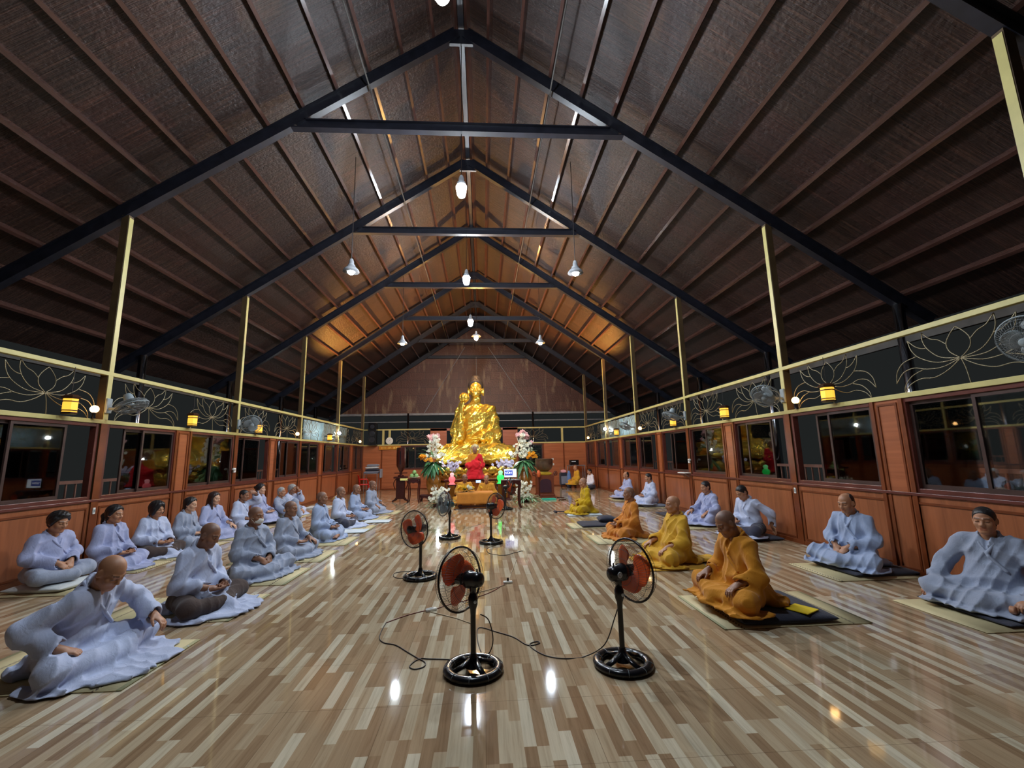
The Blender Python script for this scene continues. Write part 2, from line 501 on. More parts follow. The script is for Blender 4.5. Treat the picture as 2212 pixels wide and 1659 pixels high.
# side walls: panelled dado, narrow solid piers, windows
WIN = 0
SILL = 0.93
for side, nm in ((-1, 'wall_left'), (1, 'wall_right')):
    x = X0 + side * HW
    xi, xo = x - side * 0.045, x + side * 0.045
    lo = lambda a, b: (min(a, b), max(a, b))
    wall = MB()
    xa, xb = lo(xi, xo)
    wall.m = 0
    wall.box((xa, YF, 0), (xb, BACKY, SILL))
    piers = []
    for i in range(-2, 5):
        y0 = TY[i]
        y1 = BACKY if i == 4 and False else TY[i + 1]
        pc = (y0 + y1) / 2
        piers.append(pc)
        wall.m = 1
        wall.box((xa, pc - 0.2, SILL), (xb, pc + 0.2, ZL))
        wall.m = 2
        for (u0, u1, z0, z1) in ((y0 + 0.1, pc - 0.2, 0.08, SILL - 0.07), (pc + 0.2, y1 - 0.1, 0.08, SILL - 0.07), (pc - 0.14, pc + 0.14, 0.05, ZL - 0.07)):
            u0 = max(u0, YF + 0.02)
            if u1 <= u0: continue
            w = 0.025
            xs = lo(xi, xi - side * 0.012)
            wall.box((xs[0], u0, z0), (xs[1], u1, z0 + w)); wall.box((xs[0], u0, z1 - w), (xs[1], u1, z1))
            wall.box((xs[0], u0, z0 + w), (xs[1], u0 + w, z1 - w)); wall.box((xs[0], u1 - w, z0 + w), (xs[1], u1, z1 - w))
        xs = lo(xi, xi - side * 0.02)
        for e in (pc - 0.2, pc + 0.2):
            wall.box((xs[0], e - 0.025, 0), (xs[1], e + 0.025, ZL - 0.03))
    if True:   # last half metre up to the end wall
        wall.m = 1; wall.box((xa, TY[5], SILL), (xb, BACKY, ZL))
    struct(wall.build(nm, [MT['panel_wood'], MT['panel_wood_h'], MT['mould']]))
    mb = MB(); xs = lo(xi, xi - side * 0.016)
    mb.box((xs[0], YF, 0), (xs[1], BACKY, 0.06))
    struct(mb.build('baseboard_left' if side < 0 else 'baseboard_right', MT['mould']))
    mb = MB(); xs = lo(xi - side * 0.025, xo)
    mb.box((xs[0], YF, SILL), (xs[1], BACKY, SILL + 0.035))
    struct(mb.build('trim_5' if side < 0 else 'trim_6', MT['frame_wood'], bevel=0.004))
    # windows between posts and piers
    for i in range(-1, 5):
        y0, y1 = TY[i], TY[i + 1]
        pc = (y0 + y1) / 2
        for h, (a, b_) in enumerate(((y0 + 0.07, pc - 0.2), (pc + 0.2, y1 - 0.07))):
            if b_ < 0.2: continue
            WIN += 1
            fz0, fz1 = SILL + 0.035, ZL - 0.03
            mb = MB(); w = 0.05
            xs = (x - 0.045, x + 0.045)
            mb.box((xs[0], a, fz0), (xs[1], a + w, fz1)); mb.box((xs[0], b_ - w, fz0), (xs[1], b_, fz1))
            mb.box((xs[0], a + w, fz0), (xs[1], b_ - w, fz0 + w)); mb.box((xs[0], a + w, fz1 - w), (xs[1], b_ - w, fz1))
            wo = struct(mb.build('window_%d' % WIN, MT['frame_wood'], bevel=0.004))
            wid = (b_ - a - 2 * w)
            opening = (WIN * 7) % 3
            for sI in range(2):
                # two sliding sashes, some pushed part way open
                sa = a + w + (wid / 2 - 0.02) * sI
                if sI == 1 and opening == 1: sa -= 0.3 * wid
                if sI == 0 and opening == 2: sa += 0.24 * wid
                sb = sa + wid / 2 + 0.02
                xc = x + (-0.016 if sI == 0 else 0.016)
                g = MB(); sw = 0.035
                g.box((xc - 0.012, sa, fz0 + w), (xc + 0.012, sa + sw, fz1 - w)); g.box((xc - 0.012, sb - sw, fz0 + w), (xc + 0.012, sb, fz1 - w))
                g.box((xc - 0.012, sa + sw, fz0 + w), (xc + 0.012, sb - sw, fz0 + w + 0.05)); g.box((xc - 0.012, sa + sw, fz1 - w - 0.04), (xc + 0.012, sb - sw, fz1 - w))
                so = g.build('sash', MT['sash'], wo)
                MB().box((xc - 0.003, sa + sw, fz0 + w + 0.05), (xc + 0.003, sb - sw, fz1 - w - 0.04)).build('pane', MT['glass'], so)
    # railing of the verandah outside
    xr = X0 + side * 7.5
    t = thing('verandah_railing', None, None, (0, 0, 0)); struct(t)
    MB().box((xr - 0.03, YF, 1.12), (xr + 0.03, BACKY, 1.18)).build('handrail', MT['rail_out'], t)
    MB().box((xr - 0.025, YF, 0.25), (xr + 0.025, BACKY, 0.30)).build('bottom_rail', MT['rail_out'], t)
    mb = MB()
    yy = YF
    while yy < BACKY:
        mb.box((xr - 0.012, yy, 0.3), (xr + 0.012, yy + 0.024, 1.12)); yy += 0.2
    props(mb.build('balusters', MT['rail_out'], t), kind='stuff')

# end wall: plywood up to the lower rail, open lotus grilles, gable of matting behind
bw = MB(); y0, y1 = BACKY - 0.05, BACKY + 0.05
bw.m = 0
bw.box((XL, y0, 0), (XR, y1, 0.93))
PX = [(XL, -3.98), (-3.98 + 1.35, -1.78), (0.98, 1.72), (2.98, XR)]     # solid bays between openings (x)
for a, b_ in PX: bw.box((a, y0, 0.93), (b_, y1, ZL - 0.03))
bw.box((-2.63 + 0.05, y0, ZL - 0.03), (-1.78, y1, ZU + 0.02)); bw.box((0.98, y0, ZL - 0.03), (1.72, y1, ZU + 0.02))
bw.box((-2.6, y0, 2.78), (1.72, y1, ZU + 0.03))
bw.m = 1
for xs in (-4.9, 4.0, -2.6, 1.72, 2.98, -3.98):
    bw.box((xs - 0.03, y0 - 0.015, 0), (xs + 0.03, y0, ZL - 0.03))
struct(bw.build('wall_back', [MT['panel_wood_b'], MT['mould']]))
struct(MB().box((XL, y0 - 0.016, 0), (XR, y0, 0.06)).build('baseboard_back', MT['mould']))
n = 7
for a, b_, z in ((XL, -2.6, ZL), (1.72, XR, ZL), (XL, -2.6, ZU), (1.72, XR, ZU)):
    struct(MB().box((a, y0 - 0.03, z - 0.03), (b_, y0 + 0.04, z + 0.03)).build('trim_%d' % n, MT['rail_yellow'])); n += 1
for xs in (-4.85, 3.95):
    struct(MB().box((xs - 0.05, y0 - 0.02, ZL), (xs + 0.05, y0 + 0.04, ZU)).build('trim_%d' % n, MT['rail_yellow'])); n += 1
for a, b_ in ((-3.98, -2.63), (-1.78, 0.98), (1.72, 2.98)):
    WIN += 1
    mb = MB(); w = 0.05
    mb.box((a, y0, 0.93), (a + w, y1, ZL - 0.03)); mb.box((b_ - w, y0, 0.93), (b_, y1, ZL - 0.03))
    mb.box((a + w, y0, 0.93), (b_ - w, y1, 0.98)); mb.box((a + w, y0, ZL - 0.08), (b_ - w, y1, ZL - 0.03))
    wo = struct(mb.build('window_%d' % WIN, MT['frame_wood']))
    for sI in range(2):
        sa = a + w + (b_ - a - 2 * w) / 2 * sI; sb = sa + (b_ - a - 2 * w) / 2
        yc = BACKY + (-0.015 if sI else 0.015)
        g = MB(); g.box((sa, yc - 0.01, 0.98), (sa + 0.03, yc + 0.01, ZL - 0.08)); g.box((sb - 0.03, yc - 0.01, 0.98), (sb, yc + 0.01, ZL - 0.08))
        g.box((sa + 0.03, yc - 0.01, 0.98), (sb - 0.03, yc + 0.01, 1.02)); g.box((sa + 0.03, yc - 0.01, ZL - 0.12), (sb - 0.03, yc + 0.01, ZL - 0.08))
        so = g.build('sash', MT['sash'], wo)
        MB().box((sa + 0.03, yc - 0.003, 1.02), (sb - 0.03, yc + 0.003, ZL - 0.12)).build('pane', MT['glass'], so)

gz = 3.95
gb = MB(); vs = []
for y in (GABLEY - 0.04, GABLEY + 0.04):
    vs += [(X0 - 8.4, y, gz), (X0 + 8.4, y, gz), (X0 + 8.4, y, zraf(8.4) + 0.34), (X0, y, zraf(0) + 0.34), (X0 - 8.4, y, zraf(8.4) + 0.34)]
gb.add(vs, [(0, 1, 2, 3, 4), (9, 8, 7, 6, 5), (0, 5, 6, 1), (1, 6, 7, 2), (2, 7, 8, 3), (3, 8, 9, 4), (4, 9, 5, 0)])
def gable_material():
    m, nt, b = nodes_of('patched palm matting of the gable')
    tc = N(nt, 'ShaderNodeTexCoord')
    mp = N(nt, 'ShaderNodeMapping'); mp.inputs['Rotation'].default_value = (PI / 2, 0, 0)
    L(nt, tc.outputs['Object'], mp.inputs[0])
    br = N(nt, 'ShaderNodeTexBrick', i_Scale=1.0, i_Mortar_Size=0.012, i_Brick_Width=0.95, i_Row_Height=0.46, i_Bias=0.0)
    br.inputs['Color1'].default_value = srgb(104, 68, 54); br.inputs['Color2'].default_value = srgb(88, 56, 46); br.inputs['Mortar'].default_value = srgb(72, 48, 40)
    L(nt, mp.outputs[0], br.inputs['Vector'])
    mp2 = N(nt, 'ShaderNodeMapping'); mp2.inputs['Scale'].default_value = (2.4, 1, 0.5); L(nt, tc.outputs['Object'], mp2.inputs[0])
    ns = N(nt, 'ShaderNodeTexNoise', i_Scale=1.6, i_Detail=3.0); L(nt, mp2.outputs[0], ns.inputs['Vector'])
    f = ramp(nt, ns.outputs[0], [(0.56, (0, 0, 0, 1)), (0.68, (1, 1, 1, 1))])
    mx = N(nt, 'ShaderNodeMix', data_type='RGBA'); L(nt, f, mx.inputs[0])
    L(nt, br.outputs[0], mx.inputs['A']); mx.inputs['B'].default_value = srgb(136, 110, 86)
    L(nt, mx.outputs['Result'], b.inputs['Base Color']); b.inputs['Roughness'].default_value = 0.45
    n2 = N(nt, 'ShaderNodeTexNoise', i_Scale=14.0, i_Detail=4.0); L(nt, tc.outputs['Object'], n2.inputs['Vector'])
    bp = N(nt, 'ShaderNodeBump', i_Strength=0.6, i_Distance=0.03); L(nt, n2.outputs[0], bp.inputs['Height']); L(nt, bp.outputs[0], b.inputs['Normal'])
    return m
struct(gb.build('wall_gable', gable_material()))
struct(MB().box((X0 - 7.9, GABLEY - 0.2, gz - 0.06), (X0 + 7.9, GABLEY - 0.1, gz + 0.06)).build('gable_rail', MT['socket']))
struct(MB().box((X0 - 7.9, GABLEY - 0.2, 3.5), (X0 + 7.9, GABLEY - 0.12, 3.55)).build('gable_rail', MT['socket']))
for a, b in (((-1.02, 7.9), (-3.35, 4.02)), ((0.35, 7.9), (2.85, 4.02)), ((-0.36, 7.3), (-0.34, 4.9))):
    struct(MB().tube([(a[0], GABLEY - 0.25, a[1]), (b[0], GABLEY - 0.25, b[1])], 0.018, 6).build('tie_rod', MT['socket']))
MT['tarp'] = mat('pale blue grey tarpaulin', srgb(150, 178, 186), 0.5, bump=0.5, bscale=5)
for s in (-1, 1):
    mb = MB(); vs = []; fs = []
    for i in range(25):
        yy = 16.4 + 4.9 * i / 24
        for j, zz in enumerate((2.0, 2.45, 2.95)): vs.append((X0 + s * (6.15 + 0.04 * math.sin(i * 1.7 + j)), yy, zz))
    for i in range(24):
        for j in range(2): a = i * 3 + j; fs.append((a, a + 3, a + 4, a + 1))
    o = struct(mb.add(vs, fs).build('tarpaulin', MT['tarp'], smooth=True, solid=0.01))
for xs in (-4.25, 2.9):
    struct(MB().tube([(xs, GABLEY - 0.3, 0), (xs, GABLEY - 0.3, 4.0)], 0.06, 12).build('gable_column', MT['chrome'], smooth=True))
struct(MB().box((XL - 2.3, BACKY + 0.1, -0.12), (XR + 2.3, GABLEY + 1, -0.01)).build('back_terrace', MT['outside']))
# ================================================================ lamps, lanterns, grilles, wall fans
def pendant(label, x, y, ztop, zb, bulb, group, shade=False, cap_r=0.0):
    t = thing('pendant_lamp', label, 'lamp', (x, y, zb), 0, group)
    h = ztop - zb
    MB().tube([(0, 0, 0.3), (0, 0, h)], 0.008, 6).build('cord', MT['cable'], t)
    MB().lathe([(0.0, 0.33), (0.03, 0.32), (0.05, 0.26), (0.052, 0.2), (0.075, 0.185), (0.085, 0.13), (0.0, 0.128)], 16).build('socket', MT['socket'], t, smooth=40)
    if shade:
        MB().lathe([(0.055, 0.15), (0.09, 0.14), (0.14, 0.09), (0.165, 0.045)], 20).build('reflector', MT['socket'], t, smooth=True, solid=0.004)
        MB().lathe([(0.04, 0.125), (0.072, 0.07), (0.07, 0.03), (0.045, -0.005), (0.0, -0.015)], 14).build('bulb', bulb, t, smooth=True)
    elif cap_r:
        MB().lathe([(0.055, 0.19), (0.12, 0.17), (cap_r, 0.10)], 24).build('reflector', MT['socket'], t, smooth=True, solid=0.004)
        MB().lathe([(0.0, 0.125), (0.07, 0.12), (0.085, 0.08), (0.08, 0.02), (0.06, -0.05), (0.0, -0.08)], 16).build('bulb', bulb, t, smooth=True)
    else:
        MB().lathe([(0.0, 0.125), (0.085, 0.12), (0.096, 0.1), (0.086, 0.04), (0.07, -0.05), (0.05, -0.085), (0.0, -0.1)], 16).build('bulb', bulb, t, smooth=True)
    return t

for i, lab in ((0, 'white bulb pendant cut by the top edge, over the hall entrance end'), (1, 'white bulb pendant hanging from the ridge, largest whole one'),
               (2, 'white bulb pendant hanging in front of the third tie beam'), (3, 'white bulb pendant hanging just above the warm orange one')):
    pendant(lab, X0 - (0.0 if i < 2 else 0.05), TY[i] + 0.02, zraf(0), 5.72 if i == 0 else (6.08 if i == 1 else 5.95), MT['bulb'], 'white pendants along the ridge')
pendant('warm orange bulb pendant hanging over the golden statue', X0 + 0.10, TY[4] - 0.55, zraf(0), 6.27, MT['bulb_warm'], 'ridge pendants', cap_r=0.2)
for s, y, lab in ((-1, 8.62, 'white shaded pendant over the women rows, nearer of two'), (1, 8.62, 'white shaded pendant over the orange-robed row, nearer of two'),
                  (-1, 14.4, 'small white shaded pendant over the women rows, farther of two'), (1, 14.4, 'small white shaded pendant over the orange-robed row, farther of two')):
    pendant(lab, X0 + s * 2.32, y, zraf(2.32) + 0.2, 5.22, MT['bulb_side'], 'white shaded side pendants', True)

# amber globes on the lower rail, floodlights by the fourth posts
GL = [(-1, 6.83, 'first'), (-1, 14.05, 'second'), (-1, 21.1, 'third'), (1, 6.78, 'first'), (1, 13.95, 'second'), (1, 21.05, 'third')]
for s, y, o in GL:
    t = thing('globe_lamp', '%s round amber bulb from the camera on the %s side rail' % (o, "women's" if s < 0 else "men's"), 'lamp', (X0 + s * 5.42, y, ZL + 0.031), 0, 'amber bulbs on the lower rail')
    MB().lathe([(0, 0), (0.03, 0), (0.022, 0.05), (0.03, 0.09), (0.0, 0.092)], 12).build('holder', MT['black_plastic'], t, smooth=40)
    MB().ball((0, 0, 0.14), 0.055, 12, 8).build('globe', MT['globe'], t, smooth=True)
for s in (-1, 1):
    t = thing('floodlight', 'bright cool white floodlight clamped to the fourth post, %s side' % ("women's" if s < 0 else "men's"), 'lamp', (X0 + s * 5.4, TY[4] - 0.05, 2.52), 0, 'floodlights on the fourth posts')
    MB().box((-0.09, -0.02, -0.07), (0.09, 0.06, 0.07)).build('housing', MT['black_plastic'], t, bevel=0.01)
    MB().ball((0, -0.05, 0), (0.065, 0.03, 0.06), 12, 8).build('lens', MT['flood'], t, smooth=True)
    MB().beam((0, 0.055, 0), (s * 0.05, 0.055, 0), 0.03, 0.03).build('bracket', MT['steel_black'], t)

# yellow paper lanterns
MT['lantern_wood'] = mat('dark lantern wood', srgb(58, 30, 16), 0.4)
def lantern(label, x, y, z):
    t = thing('paper_lantern', label, 'lantern', (x, y, z), random.uniform(0, 1), 'yellow paper lanterns along the rails')
    n = 6; r = 0.085; h = 0.1
    fr = MB()
    for k in range(n):
        a = 2 * PI * k / n; b = 2 * PI * (k + 1) / n
        p = lambda q, rr, zz: (rr * math.cos(q), rr * math.sin(q), zz)
        fr.beam(p(a, r + 0.006, -h - 0.01), p(a, r + 0.006, h + 0.01), 0.017, 0.017)
        for zz in (-h, h, h * 0.55, -h * 0.7): fr.beam(p(a, r + 0.004, zz), p(b, r + 0.004, zz), 0.009, 0.013)
    fr.lathe([(0.11, h + 0.005), (0.115, h + 0.02), (0.07, h + 0.05), (0.0, h + 0.055)], n)
    fr.lathe([(0.0, -h - 0.02), (0.09, -h - 0.018), (0.095, -h - 0.004)], n)
    fr.build('lantern_frame', MT['lantern_wood'], t)
    MB().lathe([(r, -h), (r, h)], n).build('paper_shade', MT['lantern'], t)
    MB().tube([(0, 0, h + 0.05), (0, 0, ZU - z - 0.03)], 0.004, 5).build('cord', MT['cable'], t)
for s, nm, ys in ((-1, "women's", (6.37, 8.96, 11.54, 16.78)), (1, "men's", (6.03, 8.81, 11.31, 16.3))):
    for k, y in enumerate(ys):
        lantern('%s yellow six-sided lantern from the camera along the %s side' % (ORD[k], nm), X0 + s * 5.36, y, 2.29)

# lotus grilles bent from wire
def bez(p, n=7):
    """catmull-rom through the points"""
    P = [p[0]] + list(p) + [p[-1]]
    out = []
    for i in range(1, len(P) - 2):
        for k in range(n):
            t = k / n
            q = []
            for c in range(len(p[0])):
                a, b, d, e = P[i - 1][c], P[i][c], P[i + 1][c], P[i + 2][c]
                q.append(0.5 * (2 * b + (d - a) * t + (2 * a - 5 * b + 4 * d - e) * t * t + (3 * b - a - 3 * d + e) * t ** 3))
            out.append(tuple(q))
    out.append(tuple(p[-1]))
    return out
LOT = []
for s in (-1, 1):
    LOT += [[(0, 0), (s * 0.10, 0.09), (s * 0.12, 0.19), (s * 0.07, 0.28), (0, 0.35)],
            [(0, 0), (s * 0.2, 0.05), (s * 0.32, 0.16), (s * 0.37, 0.27), (s * 0.37, 0.38)], [(s * 0.37, 0.38), (s * 0.29, 0.29), (s * 0.2, 0.25), (s * 0.12, 0.18)],
            [(0, 0), (s * 0.24, 0.0), (s * 0.43, 0.09), (s * 0.52, 0.2), (s * 0.55, 0.33)], [(s * 0.55, 0.33), (s * 0.47, 0.24), (s * 0.4, 0.2), (s * 0.34, 0.19)],
            [(0, 0), (s * 0.2, -0.06), (s * 0.38, -0.05), (s * 0.52, -0.01), (s * 0.66, -0.04), (s * 0.77, -0.16)], [(s * 0.77, -0.16), (s * 0.74, -0.02), (s * 0.64, 0.08), (s * 0.47, 0.12)],
            [(0, 0), (s * 0.14, -0.1), (s * 0.3, -0.16), (s * 0.46, -0.15), (s * 0.6, -0.2), (s * 0.68, -0.29)], [(s * 0.68, -0.29), (s * 0.66, -0.2), (s * 0.56, -0.1), (s * 0.42, -0.05)]]
LOT += [[(0, 0), (0.03, -0.12), (0.05, -0.29)]]
lm = MB()
for c in LOT:
    lm.tube([(0.0, u, v) for u, v in bez(c, 5)], 0.0058, 5)
lot0 = lm.build('lotus_grille', MT['wire'], smooth=True)
first = True
def place_lotus(x, y, z, rz, label):
    global first
    o = lot0 if first else lot0.copy()
    if not first: COL.objects.link(o)
    first = False
    o.location = (x, y, z); o.rotation_euler = (0, 0, rz)
    props(o, label, 'grille', 'lotus wire grilles between the rails')
for s, nm in ((-1, "women's"), (1, "men's")):
    k = 0
    for i in range(0, 5):
        for q in (0.915, 2.745):
            y = TY[i] + q
            if s < 0 and y < 5: continue
            place_lotus(X0 + s * 5.5, y, 2.44, 0 if s < 0 else PI, '%s lotus-shaped wire grille from the camera on the %s side' % (ORD[k], nm)); k += 1
place_lotus(-3.45, BACKY - 0.105, 2.44, PI / 2, 'lotus wire grille on the end wall, beside the round clock')
place_lotus(2.45, BACKY - 0.105, 2.44, PI / 2, 'lotus wire grille on the end wall, behind the bronze bowl bell')

# fans -----------------------------------------------------------------
MT['fan_grey'] = mat('pale grey fan plastic', srgb(136, 146, 150), 0.4)
MT['fan_wire'] = mat('grey cage wire', srgb(126, 130, 132), 0.35, metal=0.4)
MT['fan_wire_dark'] = mat('dark cage wire', srgb(52, 46, 44), 0.35, metal=0.3)
MT['fan_rim'] = mat('black fan rim', srgb(24, 20, 20), 0.25)
MT['blade_orange'] = mat('translucent orange blade', srgb(238, 96, 46), 0.25, var=0.05)
MT['blade_orange'].node_tree.nodes['Principled BSDF'].inputs['Alpha'].default_value = 0.86
MT['blade_grey'] = mat('smoky blue blade', srgb(84, 98, 104), 0.3)
MT['blade_grey'].node_tree.nodes['Principled BSDF'].inputs['Alpha'].default_value = 0.7
MT['motor_teal'] = mat('teal black motor shell', srgb(28, 58, 62), 0.25)
MT['sticker'] = mat('pale round sticker', srgb(206, 216, 226), 0.4)

def axis_frame(yaw, tilt):
    """local frame whose +z is the direction the fan blows to"""
    d = Vector((math.cos(yaw) * math.cos(tilt), math.sin(yaw) * math.cos(tilt), math.sin(tilt)))
    sd = Vector((-math.sin(yaw), math.cos(yaw), 0))
    up = d.cross(sd)
    return Matrix(((sd.x, up.x, d.x), (sd.y, up.y, d.y), (sd.z, up.z, d.z)))

def cage_parts(t, c, R, rad, nsp, rim, wire, blade, nblade=3, dep=0.085, hubm=None, wr=0.0011):
    """rear and front guard, rim, blades and hub cap about centre c"""
    W = lambda p: tuple(R @ Vector(p) + Vector(c))
    MB().tube([W((rad * math.cos(a), rad * math.sin(a), 0)) for a in [2 * PI * k / 40 for k in range(40)]], rad * 0.035, 8, closed=True).build('rim', rim, t, smooth=True)
    for nm, sg in (('rear_guard', -1), ('front_guard', 1)):
        mb = MB()
        for k in range(nsp):
            a = 2 * PI * (k + 0.5 * (sg > 0)) / nsp
            pr = [(rad * 0.98, 0.004), (rad * 0.93, 0.55), (rad * 0.7, 0.86), (rad * 0.4, 1.0), (rad * 0.2, 1.0)]
            mb.tube([W((r * math.cos(a + 0.18 * (1 - r / rad)), r * math.sin(a + 0.18 * (1 - r / rad)), sg * dep * z)) for r, z in pr], wr, 4)
        for r, z in ((0.93, 0.55), (0.7, 0.86), (0.42, 1.0), (0.21, 1.0)):
            mb.tube([W((rad * r * math.cos(a), rad * r * math.sin(a), sg * dep * z)) for a in [2 * PI * k / 32 for k in range(32)]], wr * 1.6, 4, closed=True)
        mb.build(nm, wire, t, smooth=True)
    hb = MB(); Mh = Matrix.Translation(c) @ R.to_4x4()
    hb.lathe([(0.0, dep + 0.012), (rad * 0.12, dep + 0.01), (rad * 0.2, dep - 0.002), (rad * 0.2, dep - 0.012), (0, dep - 0.014)], 20, M=Mh)
    hb.build('hub_cap', hubm or rim, t, smooth=40)
    MB().lathe([(0, 0.04), (rad * 0.17, 0.03), (rad * 0.19, -0.03), (0, -0.032)], 18, M=Mh).build('blade_hub', hubm or rim, t, smooth=40)
    for k in range(nblade):
        mb = MB(); a0 = 2 * PI * k / nblade + 0.5
        vs = []; fs = []; nr, na = 8, 7
        for i in range(nr + 1):
            u = i / nr
            r = rad * (0.16 + 0.66 * u)
            half = 0.62 + 0.42 * math.sin(PI * min(1, u * 1.05)) - 0.22 * u ** 4
            for j in range(na + 1):
                v = j / na * 2 - 1
                a = a0 + v * half + 0.55 * u
                z = -v * 0.03 * (0.6 + 0.6 * u) + 0.006 * (1 - v * v)
                vs.append(W((r * math.cos(a), r * math.sin(a), z)))
        for i in range(nr):
            for j in range(na):
                q = i * (na + 1) + j
                fs.append((q, q + 1, q + na + 2, q + na + 1))
        mb.add(vs, fs)
        mb.build('blade', blade, t, smooth=True, solid=0.003)

def wall_fan(label, side, y, z, yaw, tilt, out=0.36, dy=0.0):
    x = X0 + side * 5.435
    t = thing('wall_fan', label, 'fan', (x, y, z), 0, 'grey wall fans on the posts')
    s = -side
    MB().box((min(0, s * 0.035), -0.05, -0.13), (max(0, s * 0.035), 0.05, 0.1)).build('wall_bracket', MT['fan_grey'], t, bevel=0.012)
    R = axis_frame(yaw, tilt)
    d = R @ Vector((0, 0, 1))
    c = Vector((s * out, dy, -0.02))
    m0 = c - d * 0.13
    MB().tube([(s * 0.03, 0, -0.06), (s * 0.14, dy * 0.3, -0.06), tuple(m0 + Vector((0, 0, -0.03)))], 0.024, 10).build('arm', MT['fan_grey'], t, smooth=True)
    Mm = Matrix.Translation(c) @ R.to_4x4()
    MB().lathe([(0, -0.2), (0.045, -0.198), (0.06, -0.17), (0.066, -0.1), (0.07, -0.075), (0, -0.07)], 20, M=Mm).build('motor', MT['fan_grey'], t, smooth=40)
    cage_parts(t, c, R, 0.215, 56, MT['fan_grey'], MT['fan_wire'], MT['fan_grey'], hubm=MT['fan_grey'], wr=0.0014)

wall_fan('grey wall fan on the first post behind the women, facing downward', -1, TY[1], 2.38, math.radians(10), math.radians(-66), 0.36, 0.0)
wall_fan('grey wall fan on the second post behind the women, facing the camera end', -1, TY[2], 2.36, math.radians(-55), math.radians(-22), 0.34, -0.06)
wall_fan('grey wall fan on the men side post nearest the camera', 1, TY[0], 2.42, math.radians(190), math.radians(-25), 0.36)
wall_fan('grey wall fan on the post behind the grey-robed men, tilted down', 1, TY[1], 2.42, math.radians(215), math.radians(-42), 0.36, -0.05)
wall_fan('grey wall fan above a yellow lantern on the men side, facing downward', 1, TY[2], 2.42, math.radians(180), math.radians(-68), 0.38)
wall_fan('small distant grey wall fan on the third men side post', 1, TY[3], 2.42, math.radians(190), math.radians(-60), 0.38)

